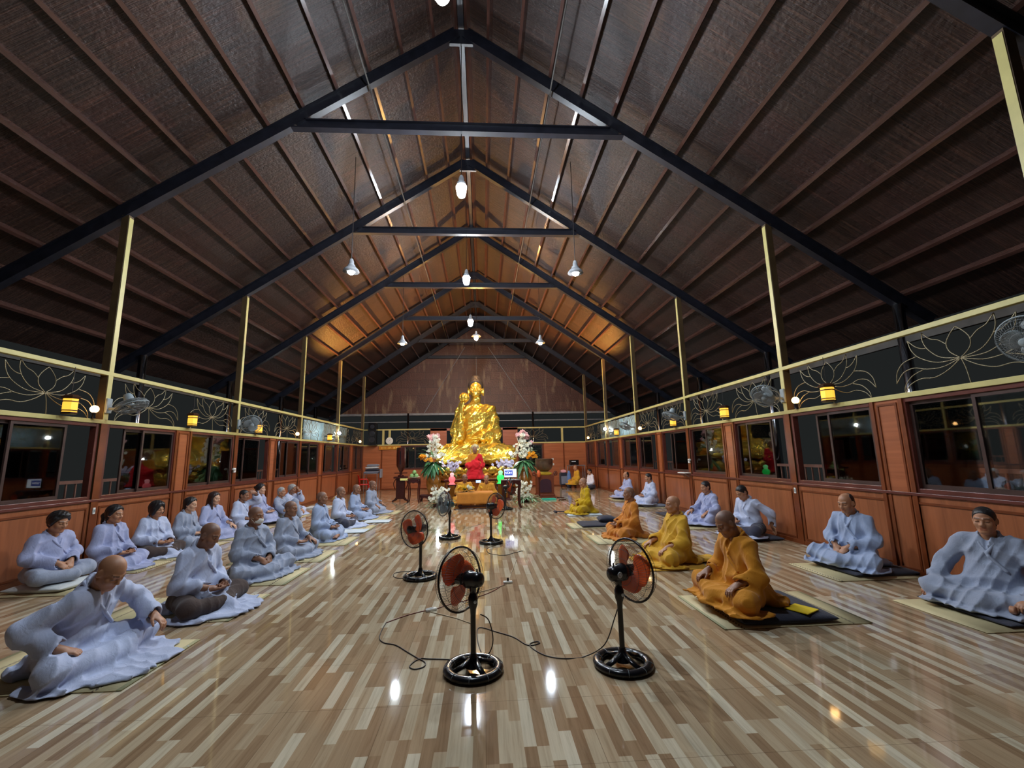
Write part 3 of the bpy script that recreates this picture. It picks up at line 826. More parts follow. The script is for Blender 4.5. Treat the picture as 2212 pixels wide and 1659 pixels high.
def stand_fan(label, x, y, hub, yaw, tilt, blade, motor=None, scale=1.0, hubz=0.61, sticker=False, wire=None, rim=None, lines=True, rad=0.222, polex=None):
    t = thing('stand_fan', label, 'fan', (x, y, 0), 0, 'pedestal fans standing down the middle of the hall')
    bp = MT['black_plastic']; motor = motor or bp
    br = 0.178
    rg = MB()
    prof = []
    n = 44
    for k in range(n): prof.append((br * math.cos(2 * PI * k / n), br * math.sin(2 * PI * k / n), 0.026))
    rg.tube(prof, 0.034, 12, closed=True, flat=0.75)
    ro = rg.build('base_ring', bp, t, smooth=True)
    if lines:
        sl = MB()
        for k in range(10):
            a = 2 * PI * k / 10 + 0.2
            cpt = Vector((br * math.cos(a), br * math.sin(a), 0.026))
            rd = Vector((math.cos(a), math.sin(a), 0))
            sl.tube([tuple(cpt + rd * (0.0352 * math.cos(q)) + Vector((0, 0, 0.0262 * math.sin(q)))) for q in [PI * (-0.1 + 1.2 * j / 10) for j in range(11)]], 0.0012, 4)
        sl.build('seam_lines', MT['fan_grey'], ro)
    for k in range(4):
        a = 2 * PI * k / 4 + 0.5
        sp_ = MB()
        sp_.tube([(0.155 * math.cos(a), 0.155 * math.sin(a), 0.036), (0.09 * math.cos(a), 0.09 * math.sin(a), 0.052), (0.02 * math.cos(a), 0.02 * math.sin(a), 0.08)], [0.022, 0.024, 0.03], 8, flat=0.6)
        sp_.build('base_spoke', bp, t, smooth=True)
    MB().lathe([(0.0, 0.03), (0.058, 0.035), (0.052, 0.06), (0.03, 0.09), (0.024, 0.12), (0, 0.122)], 20).build('base_cone', bp, t, smooth=40)
    MB().tube([(0, 0, 0.1), (0, 0, hubz - 0.2)], 0.019, 14).build('pole', MT['fan_rim'], t, smooth=40)
    MB().lathe([(0.0, hubz - 0.24), (0.019, hubz - 0.24), (0.022, hubz - 0.2), (0.033, hubz - 0.17), (0.035, hubz - 0.12), (0.024, hubz - 0.095), (0.02, hubz - 0.085), (0, hubz - 0.085)], 16).build('collar', bp, t, smooth=40)
    R = axis_frame(yaw, tilt); d = R @ Vector((0, 0, 1))
    m0 = Vector((0, 0, hubz)); c = m0 + d * 0.125
    nk = MB(); nk.tube([(0, 0, hubz - 0.1), (0, 0, hubz - 0.05), tuple(m0 - d * 0.02)], [0.022, 0.026, 0.036], 12)
    nk.build('neck', bp, t, smooth=True)
    if motor is bp:
        v = Vector((0.45, -0.9, 0)); MB().ball(tuple(Vector((0, 0, hubz - 0.145)) + v.normalized() * 0.034), (0.011, 0.006, 0.012), 12, 8).build('height_knob', MT['sticker'], t, smooth=True)
    Mm = Matrix.Translation(m0) @ R.to_4x4()
    mo = MB().lathe([(0, -0.085), (0.03, -0.083), (0.047, -0.07), (0.054, -0.04), (0.054, 0.01), (0.062, 0.02), (0.062, 0.05), (0.05, 0.066), (0, 0.068)], 24, M=Mm).build('motor', motor, t, smooth=40)
    MB().tube([tuple(m0 + Vector((0, 0, 0.05)) - d * 0.04), tuple(m0 + Vector((0, 0, 0.075)) - d * 0.04)], 0.006, 8).build('swing_button', bp, mo)
    if sticker:
        sd = R @ Vector((1, 0, 0))
        if sd.y > 0: sd = -sd
        Ms = Matrix.Translation(m0 - d * 0.03 + sd * 0.0535) @ sd.to_track_quat('Z', 'Y').to_matrix().to_4x4()
        so = MB().lathe([(0, 0.001), (0.021, 0.001), (0.021, -0.002)], 24, M=Ms).build('round_sticker', MT['sticker'], mo)
        lg = MB()
        for aa in (0.5, 2.6, 4.7):
            lg.tube([tuple(Ms @ Vector((0.0095 * math.cos(q) * 0.7 + 0.0075 * math.cos(aa), 0.0095 * math.sin(q) * 0.7 + 0.0075 * math.sin(aa), 0.0018))) for q in [aa - 1.9 + 3.8 * j / 8 for j in range(9)]], 0.0014, 5)
        lg.build('swirl_emblem', MT['steel_black'], mo)
    cage_parts(t, c, R, rad, 72, rim or MT['fan_rim'], wire or MT['fan_wire_dark'], blade, wr=0.0009)
    return t
A = math.radians
FAN = []
FAN.append(stand_fan('black pedestal fan with orange blades, nearest, seen from behind', -0.082, 3.36, 0, A(140), A(-6), MT['blade_orange']))
FAN.append(stand_fan('black pedestal fan turned to the orange-robed men, round pale sticker on motor', 0.979, 3.34, 0, A(26), A(2), MT['blade_orange'], sticker=True, hubz=0.625))
FAN.append(stand_fan('pedestal fan with orange blades facing the grey-robed row, behind the nearest fan', -0.80, 5.86, 0, A(-124), A(3), MT['blade_orange'], hubz=0.60))
FAN.append(stand_fan('pedestal fan with smoky blue blades and teal motor near the low table', -0.635, 8.52, 0, A(-148), A(8), MT['blade_grey'], motor=MT['motor_teal'], hubz=0.615, rim=MT['fan_wire_dark'], wire=MT['fan_wire'], lines=False))
FAN.append(stand_fan('pedestal fan with faded orange blades, farther along the middle than the blue-bladed fan', 0.125, 7.95, 0, A(42), A(-4), MT['blade_orange'], hubz=0.625, lines=False))
FAN.append(stand_fan('small distant orange-bladed fan beside the table with the monitor', 0.62, 12.75, 0, A(8), A(0), MT['blade_orange'], hubz=0.62, lines=False, rad=0.2))

# cables on the floor
MT['cable_red'] = mat('red brown flex', srgb(112, 46, 36), 0.45)
MT['cable_pale'] = mat('pale flex', srgb(176, 160, 132), 0.45)
MT['white_plastic'] = mat('white plastic', srgb(224, 222, 214), 0.35)
def cable(pts, m, label, par, r=0.0042):
    P = [(x, y, r + 0.0005) if len((x, y, *rest)) == 2 else (x, y, rest[0]) for x, y, *rest in pts]
    o = MB().tube(bez(P, 5), r, 6).build('power_cord', m, par, smooth=True)
    o.matrix_parent_inverse = (Matrix.Translation(par.location) @ Matrix.Rotation(par.rotation_euler[2], 4, 'Z')).inverted()
    o['label'] = label
    return o
STRIP = {}
for nm, x, y, rz, lab in (('a', -0.523, 4.64, 0.5, 'white multi-socket on the floor with a red cord, nearer the camera'), ('b', 0.278, 5.49, 0.1, 'white multi-socket with a black plug on the floor, farther from the camera')):
    t = thing('power_strip', lab, 'power strip', (x, y, 0), rz, 'white multi-sockets on the floor')
    STRIP[nm] = t
    MB().box((-0.055, -0.022, 0.0), (0.055, 0.022, 0.026)).build('body', MT['white_plastic'], t, bevel=0.008)
    if nm == 'b': MB().box((-0.012, -0.012, 0.0265), (0.012, 0.012, 0.06)).build('plug', MT['black_plastic'], t, bevel=0.004)
    else: MB().box((-0.045, -0.012, 0.0265), (0.02, 0.012, 0.029)).build('socket_plate', MT['fan_grey'], t)

cable([(-0.13, 3.5), (-0.214, 3.546), (-0.405, 3.581), (-0.492, 3.59), (-0.543, 3.485), (-0.502, 3.432), (-0.44, 3.461), (-0.44, 3.532), (-0.512, 3.615), (-0.598, 3.718), (-0.714, 3.857), (-0.817, 3.912), (-0.877, 4.01), (-0.898, 4.191), (-0.898, 4.375)], MT['cable'], 'dark power cord looped on the floor from the base of the nearest fan', FAN[0])
cable([(-0.898, 4.36), (-0.736, 4.534), (-0.56, 4.655)], MT['cable_red'], 'short red cord running into the white multi-socket behind the nearest fan', STRIP['a'])
cable([(-0.486, 4.67), (-0.35, 4.80), (-0.177, 4.916), (0.07, 5.155), (0.24, 5.46)], MT['cable_red'], 'red cord between the two white multi-sockets', STRIP['a'])
cable([(-0.526, 4.60), (-0.381, 4.493), (-0.244, 4.381), (-0.10, 4.231)], MT['cable_pale'], 'thin pale cord behind the pole of the nearest fan', STRIP['a'])
cable([(-0.03, 3.40, 0.36), (0.03, 3.45, 0.30), (0.06, 3.47, 0.16), (0.03, 3.52, 0.05), (-0.02, 3.62), (-0.06, 3.9), (-0.049, 4.148), (0.11, 4.028), (0.24, 3.907), (0.339, 3.743), (0.434, 3.768), (0.42, 3.805), (0.36, 3.767), (0.369, 3.681), (0.458, 3.544), (0.587, 3.484), (0.737, 3.50), (0.88, 3.45, 0.10), (0.945, 3.38, 0.30), (0.965, 3.36, 0.37)], MT['cable'], 'dark cord with a small loop joining the two nearest fans', FAN[1])
cable([(0.25, 5.42), (0.045, 5.243), (-0.134, 5.131), (-0.28, 5.036)], MT['cable_pale'], 'pale cord running from the farther multi-socket toward the nearest fan', STRIP['b'])
cable([(0.30, 5.56), (0.34, 5.9), (0.401, 6.241), (0.473, 6.692)], MT['cable_pale'], 'pale cord running from the farther multi-socket toward the altar', STRIP['b'])
cable([(0.26, 7.8), (0.065, 7.542), (0.048, 7.33), (0.102, 7.086), (0.311, 6.959), (0.461, 7.098), (0.618, 7.242)], MT['cable'], 'dark cord curling out from the base of the faded orange fan', FAN[4])
cable([(-0.80, 6.05), (-0.984, 6.189), (-1.157, 6.142), (-1.155, 5.984), (-1.09, 5.88), (-1.0, 5.86)], MT['cable'], 'dark cord looped beside the base of the fan facing the grey-robed row', FAN[2])
cable([(-0.50, 8.62), (-0.386, 9.535), (-0.152, 9.99), (0.0, 10.441)], MT['cable_pale'], 'pale cord running from the blue-bladed fan toward the low table', FAN[3])

# switch plates and a small shelf on the posts
for s, y, z, lab in ((-1, 6.93, 0.80, 'small white switch on the first post behind the women'), (1, 6.93, 0.84, 'small white switch on the first post behind the grey-robed men')):
    xx = X0 + s * 5.43
    t = thing('wall_switch', lab, 'switch', (xx, y + 0.13, z), 0)
    MB().box((-0.008, -0.02, -0.045), (0.008, 0.02, 0.045)).build('plate', MT['white_plastic'], t, bevel=0.003)
    MB().box((min(0, -s * 0.012), -0.01, -0.02), (max(0, -s * 0.012), 0.01, 0.02)).build('rocker', MT['fan_grey'], t)
t = thing('wall_shelf', 'small white bracket shelf under a window on the men side', 'shelf', (X0 + 5.44, 10.9, 0.98), 0)
MB().box((-0.16, -0.2, 0), (0, 0.2, 0.02)).build('board', MT['white_plastic'], t, bevel=0.003)
for yy in (-0.12, 0.12): MB().tube([(-0.13, yy, -0.002), (-0.01, yy, -0.09)], 0.007, 6).build('bracket', MT['fan_grey'], t)
for s, nm in ((-1, "women's"), (1, "men's")):
    t = thing('security_camera', 'tiny white camera bracket on the second post, %s side' % nm, 'camera', (X0 + s * 5.42, TY[2] - 0.03, 1.28), 0)
    MB().box((-0.02, -0.03, -0.05), (0.02, 0.03, 0.03)).build('mount', MT['white_plastic'], t, bevel=0.005)
    MB().lathe([(0, 0), (0.025, 0.005), (0.025, 0.07), (0, 0.075)], 12, M=Matrix.Translation((-s * 0.03, -0.03, 0.03)) @ Matrix.Rotation(PI / 2, 4, 'X')).build('lens_tube', MT['white_plastic'], t, smooth=40)
# ================================================================ bodies and robes: smooth-blended volumes turned into one skin
F32 = np.float32
def V3(*a): return np.array(a, dtype=np.float64)
def rotx(a): c, s = math.cos(a), math.sin(a); return np.array([[1, 0, 0], [0, c, -s], [0, s, c]])
def roty(a): c, s = math.cos(a), math.sin(a); return np.array([[c, 0, s], [0, 1, 0], [-s, 0, c]])
def rotz_(a): c, s = math.cos(a), math.sin(a); return np.array([[c, -s, 0], [s, c, 0], [0, 0, 1]])

def cap(a, b, r1, r2=None):
    a = np.asarray(a, float); b = np.asarray(b, float); r2 = r1 if r2 is None else r2
    ab = b - a; l2 = max(1e-9, float(ab @ ab))
    def f(P):
        t = np.clip(((P - a) @ ab) / l2, 0, 1)
        q = P - a - t[:, None] * ab
        return np.sqrt((q * q).sum(1)) - (r1 + (r2 - r1) * t)
    return f
def ell(c, r, R=None):
    c = np.asarray(c, float); r = np.asarray(r, float)
    def f(P):
        q = P - c
        if R is not None: q = q @ R
        k0 = np.sqrt(((q / r) ** 2).sum(1)); k1 = np.sqrt(((q / (r * r)) ** 2).sum(1))
        return np.where(k1 > 1e-6, k0 * (k0 - 1) / np.maximum(k1, 1e-6), -r.min())
    return f
def half(n, c):
    n = np.asarray(n, float)
    return lambda P: P @ n - c
def smin(a, b, k):
    if k <= 0: return np.minimum(a, b)
    h = np.clip(0.5 + 0.5 * (b - a) / k, 0, 1)
    return b + (a - b) * h - k * h * (1 - h)
def smax(a, b, k): return -smin(-a, -b, k)

class SDF:
    def __init__(s): s.ops = []; s.disp = None
    def add(s, f, k=0.02): s.ops.append(('+', f, k)); return s
    def cut(s, f, k=0.01): s.ops.append(('-', f, k)); return s
    def keep(s, f, k=0.0): s.ops.append(('&', f, k)); return s
    def __call__(s, P):
        d = None
        for o, f, k in s.ops:
            v = f(P)
            if o == 'd': d = d + v; continue
            if d is None: d = v
            elif o == '+': d = smin(d, v, k)
            elif o == '-': d = smax(d, -v, k)
            else: d = smax(d, v, k)
        return d
    def displace(s, f): s.ops.append(('d', f, 0)); return s

def surface(f, lo, hi, h):
    """surface nets on a grid that is only filled near the surface; returns verts, quads"""
    lo = np.asarray(lo, float); hi = np.asarray(hi, float)
    B = 4
    nb = np.maximum(1, np.ceil((hi - lo) / (h * B)).astype(int))
    n = nb * B
    cc = np.stack(np.meshgrid(*[lo[a] + (np.arange(nb[a]) + 0.5) * h * B for a in range(3)], indexing='ij'), -1).reshape(-1, 3)
    dc = f(cc).reshape(nb)
    near = np.abs(dc) < h * B * 1.5 + 0.012
    V = np.repeat(np.repeat(np.repeat(np.where(dc < 0, -1.0, 1.0), B, 0), B, 1), B, 2)
    mask = np.repeat(np.repeat(np.repeat(near, B, 0), B, 1), B, 2)
    idx = np.argwhere(mask)
    if len(idx):
        V[mask] = f(lo + (idx + 0.5) * h)
    # a closed shell: nothing may touch the border
    for a in range(3):
        sl = [slice(None)] * 3
        for e in (0, -1):
            sl[a] = e; V[tuple(sl)] = np.maximum(V[tuple(sl)], h * 0.3)
    S = V < 0
    c0 = np.array(V.shape) - 1
    acc = np.zeros(tuple(c0) + (3,)); cnt = np.zeros(tuple(c0))
    corners = [(i, j, k) for i in (0, 1) for j in (0, 1) for k in (0, 1)]
    sub = lambda A, c: A[c[0]:c[0] + c0[0], c[1]:c[1] + c0[1], c[2]:c[2] + c0[2]]
    for c in corners:
        for a in range(3):
            if c[a]: continue
            d = list(c); d[a] = 1
            va, vb = sub(V, c), sub(V, d)
            m = sub(S, c) != sub(S, d)
            t = np.where(m, va / np.where(m, va - vb, 1), 0)
            for q in range(3):
                acc[..., q] += np.where(m, (t if q == a else 0) + c[q], 0)
            cnt += m
    act = cnt > 0
    vid = -np.ones(tuple(c0), dtype=int); vid[act] = np.arange(act.sum())
    pos = (acc[act] / cnt[act][:, None] + np.argwhere(act) + 0.5) * h + lo
    quads = []
    for a in range(3):
        b, c = (a + 1) % 3, (a + 2) % 3
        sl0 = [slice(1, -1)] * 3; sl0[a] = slice(0, -1)
        sl1 = list(sl0); sl1[a] = slice(1, None)
        s0, s1 = S[tuple(sl0)], S[tuple(sl1)]
        for flip, m in ((0, s0 & ~s1), (1, ~s0 & s1)):
            e = np.argwhere(m)
            if not len(e): continue
            base = e.copy(); base[:, b] += 1; base[:, c] += 1
            def at(db, dc_):
                q = base.copy(); q[:, b] += db; q[:, c] += dc_
                return vid[q[:, 0], q[:, 1], q[:, 2]]
            q4 = np.stack([at(-1, -1), at(0, -1), at(0, 0), at(-1, 0)], 1)
            quads.append(q4[:, ::-1] if flip else q4)
    return pos, (np.concatenate(quads) if quads else np.zeros((0, 4), int))

def mesh_np(name, parts, mats, parent=None, attr=None, relax=0):
    """parts = [(verts, quads)] joined in one mesh; attr = list of per-vertex arrays (n,3)"""
    vs = []; fs = []; o = 0
    for v, q in parts:
        vs.append(v); fs.append(q + o); o += len(v)
    v = np.concatenate(vs); q = np.concatenate(fs)
    me = bpy.data.meshes.new(name)
    me.vertices.add(len(v)); me.vertices.foreach_set('co', v.astype(F32).ravel())
    me.loops.add(len(q) * 4); me.loops.foreach_set('vertex_index', q.astype(np.int32).ravel())
    me.polygons.add(len(q))
    me.polygons.foreach_set('loop_start', np.arange(0, len(q) * 4, 4, dtype=np.int32))
    me.polygons.foreach_set('loop_total', np.full(len(q), 4, dtype=np.int32))
    me.polygons.foreach_set('use_smooth', np.ones(len(q), dtype=bool))
    me.update(calc_edges=True)
    if attr is not None:
        at = me.color_attributes.new('tone', 'FLOAT_COLOR', 'POINT')
        a = np.concatenate(attr); a4 = np.ones((len(a), 4), F32); a4[:, :3] = a
        at.data.foreach_set('color', a4.ravel())
    for m in (mats if isinstance(mats, (list, tuple)) else [mats]): me.materials.append(m)
    ob = bpy.data.objects.new(name, me)
    COL.objects.link(ob)
    if parent is not None: ob.parent = parent
    return ob

def folds(amp, seed, fz=9.0, k1=27.0, k2=20.0):
    """sharp cloth creases running mostly down the cloth"""
    rg = random.Random(seed)
    p = [rg.uniform(0, 6.28) for _ in range(6)]
    a1, a2 = rg.uniform(-0.5, 0.5), rg.uniform(0.6, 2.2)
    def f(P):
        x, y, z = P[:, 0], P[:, 1], P[:, 2]
        u = k1 * (x * math.cos(a1) + y * math.sin(a1)) + fz * z + 1.5 * np.sin(8 * z + 6 * y + p[0]) + 0.9 * np.sin(11 * x - 7 * y + p[1])
        w = k2 * (x * math.cos(a2) + y * math.sin(a2)) - fz * 1.4 * z + 1.4 * np.sin(7 * x + 9 * z + p[2])
        s = k1 * 0.55 * (x + y) + fz * 2.2 * z + 1.2 * np.sin(10 * y - 6 * x + p[3])
        return -amp * ((1 - np.abs(np.sin(u))) ** 1.4 * 1.0 + (1 - np.abs(np.sin(w))) ** 1.4 * 0.8 + np.sin(s) * 0.4 - 0.55)
    return f

# ---------------------------------------------------------------- skin, cloth and hair
def skin_material(name, c):
    """skin; the vertex attribute holds lip, dark line (brows, lids) and shaved-stubble masks"""
    m, nt, b = nodes_of(name)
    at = N(nt, 'ShaderNodeAttribute', attribute_name='tone')
    sp = N(nt, 'ShaderNodeSeparateColor'); L(nt, at.outputs['Color'], sp.inputs[0])
    tc = N(nt, 'ShaderNodeTexCoord')
    ns = N(nt, 'ShaderNodeTexNoise', i_Scale=24.0, i_Detail=3.0); L(nt, tc.outputs['Object'], ns.inputs['Vector'])
    cur = ramp(nt, ns.outputs[0], [(0.3, tuple(x * 0.88 for x in c[:3]) + (1,)), (0.7, c)])
    for ch, col, am in ((0, (c[0] * 0.72, c[1] * 0.45, c[2] * 0.45, 1), 0.75), (2, (c[0] * 0.42 + 0.01, c[1] * 0.5 + 0.01, c[2] * 0.62 + 0.015, 1), 0.62), (1, (0.02, 0.014, 0.012, 1), 0.85)):
        mx = N(nt, 'ShaderNodeMix', data_type='RGBA')
        L(nt, math_(nt, 'MULTIPLY', sp.outputs[ch], am), mx.inputs[0]); L(nt, cur, mx.inputs['A']); mx.inputs['B'].default_value = col
        cur = mx.outputs['Result']
    L(nt, cur, b.inputs['Base Color'])
    b.inputs['Roughness'].default_value = 0.5
    b.inputs['Subsurface Weight'].default_value = 0.08
    b.inputs['Subsurface Radius'].default_value = (0.01, 0.004, 0.002)
    return m
SKIN = {'pale': skin_material('pale skin', srgb(206, 158, 128)), 'mid': skin_material('tan skin', srgb(178, 126, 94)), 'dark': skin_material('brown skin', srgb(148, 102, 76))}

def cloth(name, c, rough=0.85):
    m, nt, b = nodes_of(name)
    tc = N(nt, 'ShaderNodeTexCoord')
    ns = N(nt, 'ShaderNodeTexNoise', i_Scale=7.0, i_Detail=4.0); L(nt, tc.outputs['Object'], ns.inputs['Vector'])
    L(nt, ramp(nt, ns.outputs[0], [(0.3, tuple(x * 0.9 for x in c[:3]) + (1,)), (0.7, tuple(min(1, x * 1.06) for x in c[:3]) + (1,))]), b.inputs['Base Color'])
    b.inputs['Roughness'].default_value = rough
    b.inputs['Sheen Weight'].default_value = 0.15
    b.inputs['Specular IOR Level'].default_value = 0.25
    mp = N(nt, 'ShaderNodeMapping'); mp.inputs['Scale'].default_value = (1, 1, 0.55); L(nt, tc.outputs['Object'], mp.inputs[0])
    n2 = N(nt, 'ShaderNodeTexNoise', i_Scale=26.0, i_Detail=3.0, i_Distortion=1.2); L(nt, mp.outputs[0], n2.inputs['Vector'])
    n3 = N(nt, 'ShaderNodeTexNoise', i_Scale=420.0, i_Detail=1.0); L(nt, tc.outputs['Object'], n3.inputs['Vector'])
    bp = N(nt, 'ShaderNodeBump', i_Strength=0.35, i_Distance=0.012)
    L(nt, math_(nt, 'ADD', n2.outputs[0], math_(nt, 'MULTIPLY', n3.outputs[0], 0.12)), bp.inputs['Height']); L(nt, bp.outputs[0], b.inputs['Normal'])
    return m
ROBE = {'blue': cloth('grey blue robe cotton', srgb(152, 166, 196)), 'pale': cloth('pale grey blue robe cotton', srgb(182, 190, 216)), 'grey': cloth('grey robe cotton', srgb(148, 156, 176)),
        'lilac': cloth('lilac grey robe cotton', srgb(160, 166, 200)), 'ochre': cloth('ochre robe cloth', srgb(196, 128, 30)), 'mustard': cloth('mustard robe cloth', srgb(206, 156, 44)),
        'orange': cloth('orange brown robe cloth', srgb(192, 118, 40)), 'yellow': cloth('yellow robe cloth', srgb(190, 152, 14)), 'white': cloth('white shirt cotton', srgb(226, 224, 236)),
        'brown': cloth('dark brown trousers', srgb(66, 52, 48)), 'slate': cloth('dark slate trousers', srgb(58, 58, 74)), 'saffron': cloth('saffron robe of the altar monks', srgb(206, 142, 46)),
        'red': cloth('scarlet robe cloth', srgb(206, 24, 34))}
def hair_material(name, c, rough=0.45):
    m, nt, b = nodes_of(name)
    tc = N(nt, 'ShaderNodeTexCoord')
    mp = N(nt, 'ShaderNodeMapping'); mp.inputs['Scale'].default_value = (60, 60, 5); L(nt, tc.outputs['Object'], mp.inputs[0])
    ns = N(nt, 'ShaderNodeTexNoise', i_Scale=1.0, i_Detail=3.0); L(nt, mp.outputs[0], ns.inputs['Vector'])
    L(nt, ramp(nt, ns.outputs[0], [(0.3, tuple(x * 0.6 for x in c[:3]) + (1,)), (0.7, tuple(x * 1.5 for x in c[:3]) + (1,))]), b.inputs['Base Color'])
    b.inputs['Roughness'].default_value = rough
    bp = N(nt, 'ShaderNodeBump', i_Strength=0.5, i_Distance=0.01); L(nt, ns.outputs[0], bp.inputs['Height']); L(nt, bp.outputs[0], b.inputs['Normal'])
    return m
HAIR = {'black': hair_material('black hair', srgb(26, 22, 24)), 'brown': hair_material('dark brown hair', srgb(44, 28, 26)), 'grey': hair_material('grey hair', srgb(150, 148, 146))}

HAIRLINE = V3(0.797, -0.603, 0)   # (y, z) normal of the hairline plane
def head_sdf(fat=1.0):
    """head about its middle, facing +y"""
    s = SDF()
    s.add(ell((0, -0.012, 0.032), (0.0755, 0.095, 0.086)))
    s.add(ell((0, 0.022, -0.04), (0.059 * fat, 0.068, 0.074)), 0.03)
    s.add(ell((0, 0.066, -0.098), (0.022, 0.018, 0.016)), 0.03)
    for x in (-1, 1):
        s.add(ell((x * 0.04, 0.055, -0.028), (0.026 * fat, 0.024, 0.026)), 0.022)
        s.add(cap((x * 0.05, -0.005, -0.062), (x * 0.02, 0.055, -0.1), 0.018, 0.014), 0.03)
    for x in (-1, 1):
        s.cut(ell((x * 0.033, 0.098, 0.0), (0.021, 0.022, 0.0135)), 0.016)
        s.add(ell((x * 0.032, 0.0705, 0.0), (0.0175, 0.0145, 0.0125)), 0.004)
        s.add(cap((x * 0.014, 0.084, 0.02), (x * 0.05, 0.069, 0.024), 0.009, 0.007), 0.014)
    s.add(cap((0, 0.08, 0.012), (0, 0.1, -0.03), 0.0085, 0.0125), 0.014)
    for x in (-1, 1): s.add(ell((x * 0.012, 0.091, -0.035), (0.0095, 0.011, 0.0085)), 0.009)
    s.add(cap((-0.019, 0.079, -0.063), (0.019, 0.079, -0.063), 0.0068), 0.008)
    s.add(cap((-0.016, 0.079, -0.074), (0.016, 0.079, -0.074), 0.0072), 0.008)
    s.cut(cap((-0.021, 0.089, -0.0685), (0.021, 0.089, -0.0685), 0.0028), 0.004)
    for x in (-1, 1):
        R = roty(0) @ rotz_(x * 0.45)
        s.add(ell((x * 0.077, -0.012, -0.004), (0.010, 0.021, 0.033), R), 0.008)
        s.cut(ell((x * 0.088, -0.006, 0.0), (0.007, 0.011, 0.018), R), 0.005)
    return s
def head_tone(v, stub, brow=1.0):
    x, y, z = np.abs(v[:, 0]), v[:, 1], v[:, 2]
    lip = (x < 0.024) * (np.abs(z + 0.0685) < 0.0135) * (y > 0.07)
    lid = (np.abs(x - 0.032) < 0.0185) * (np.abs(z + 0.0035 - 0.012 * ((x - 0.032) / 0.02) ** 2 * 0 + 0.001) < 0.0036) * (y > 0.06)
    br = (x > 0.013) * (x < 0.054) * (np.abs(z - 0.026 - 0.06 * (x - 0.03) * (x < 0.036)) < 0.0055) * (y > 0.05) * brow
    st = np.clip((0.012 - (0.797 * y - 0.603 * z)) / 0.012, 0, 1) * (z > -0.075) * stub
    return np.stack([lip * 1.0, np.clip(lid + br * 0.85, 0, 1), st], 1)

def hair_sdf(kind):
    s = SDF()
    th = {'cap': 0.012, 'crop': 0.0045, 'bald': 0.005, 'short': 0.024, 'bob': 0.026}.get(kind, 0.021)
    s.add(ell((0, -0.014, 0.034), (0.0755 + th, 0.095 + th, 0.086 + th)))
    if kind in ('cap', 'crop', 'short'):
        s.add(ell((0, -0.045, -0.03), (0.07, 0.058, 0.06)), 0.02)
        if kind == 'short':
            s.add(ell((0, 0.02, 0.1), (0.075, 0.08, 0.036)), 0.02); s.add(ell((0.07, 0.0, 0.04), (0.03, 0.06, 0.06)), 0.02); s.add(ell((-0.07, 0.0, 0.04), (0.03, 0.06, 0.06)), 0.02)
            s.displace(lambda P: 0.004 * np.sin(P[:, 0] * 120 + 20 * P[:, 2]) * np.sin(P[:, 1] * 100 - 70 * P[:, 2]))
        s.keep(half((0, 0.797, -0.603), 0.016 if kind != 'short' else 0.0225), 0.008)
        s.keep(half((0, 0, -1), 0.078), 0.006)
    elif kind == 'bald':
        s.add(ell((0, -0.045, -0.02), (0.072, 0.06, 0.06)), 0.02)
        s.keep(half((0, 1, 0), 0.0), 0.012)
        s.cut(ell((0, 0.035, 0.12), (0.062, 0.1, 0.085)), 0.012)
        s.keep(half((0, 0, -1), 0.075), 0.006)
    else:
        s.add(ell((0, -0.05, -0.03), (0.076, 0.06, 0.075)), 0.03)
        if kind == 'bob':
            for x in (-1, 1): s.add(ell((x * 0.076, 0.012, -0.03), (0.022, 0.05, 0.062)), 0.02)
            s.add(ell((0, 0.05, 0.09), (0.062, 0.05, 0.03)), 0.02)
            s.cut(ell((0, 0.115, -0.04), (0.062, 0.075, 0.115)), 0.01)
        else:
            s.keep(half((0, 0.797, -0.603), 0.011), 0.01)
        if kind == 'pony':
            s.add(cap((0, -0.115, 0.02), (0, -0.155, -0.03), 0.026, 0.03), 0.02); s.add(cap((0, -0.155, -0.03), (0.01, -0.15, -0.16), 0.03, 0.014), 0.02)
        if kind == 'lowpony':
            s.add(cap((0, -0.09, -0.05), (0, -0.115, -0.14), 0.03, 0.028), 0.02); s.add(cap((0, -0.115, -0.14), (0.01, -0.12, -0.26), 0.028, 0.012), 0.02)
        if kind == 'bun':
            s.add(ell((0, -0.128, 0.04), (0.04, 0.036, 0.04)), 0.01)
        if kind == 'long':
            s.add(cap((0, -0.07, -0.04), (0, -0.11, -0.26), 0.075, 0.06), 0.03)
            s.add(cap((0.075, 0.0, 0.0), (0.078, 0.035, -0.2), 0.024, 0.02), 0.02); s.add(cap((0.078, 0.035, -0.2), (0.07, 0.06, -0.3), 0.02, 0.012), 0.02)
            s.add(cap((-0.075, -0.01, 0.0), (-0.08, -0.03, -0.18), 0.024, 0.024), 0.02)
        s.displace(lambda P: 0.0025 * np.sin(P[:, 0] * 150 + 20 * P[:, 2]) * np.sin(P[:, 1] * 90 - 60 * P[:, 2]))
        if kind == 'greyshort':
            s.keep(half((0, 0, -1), 0.085), 0.01)
        else:
            pass
    return s

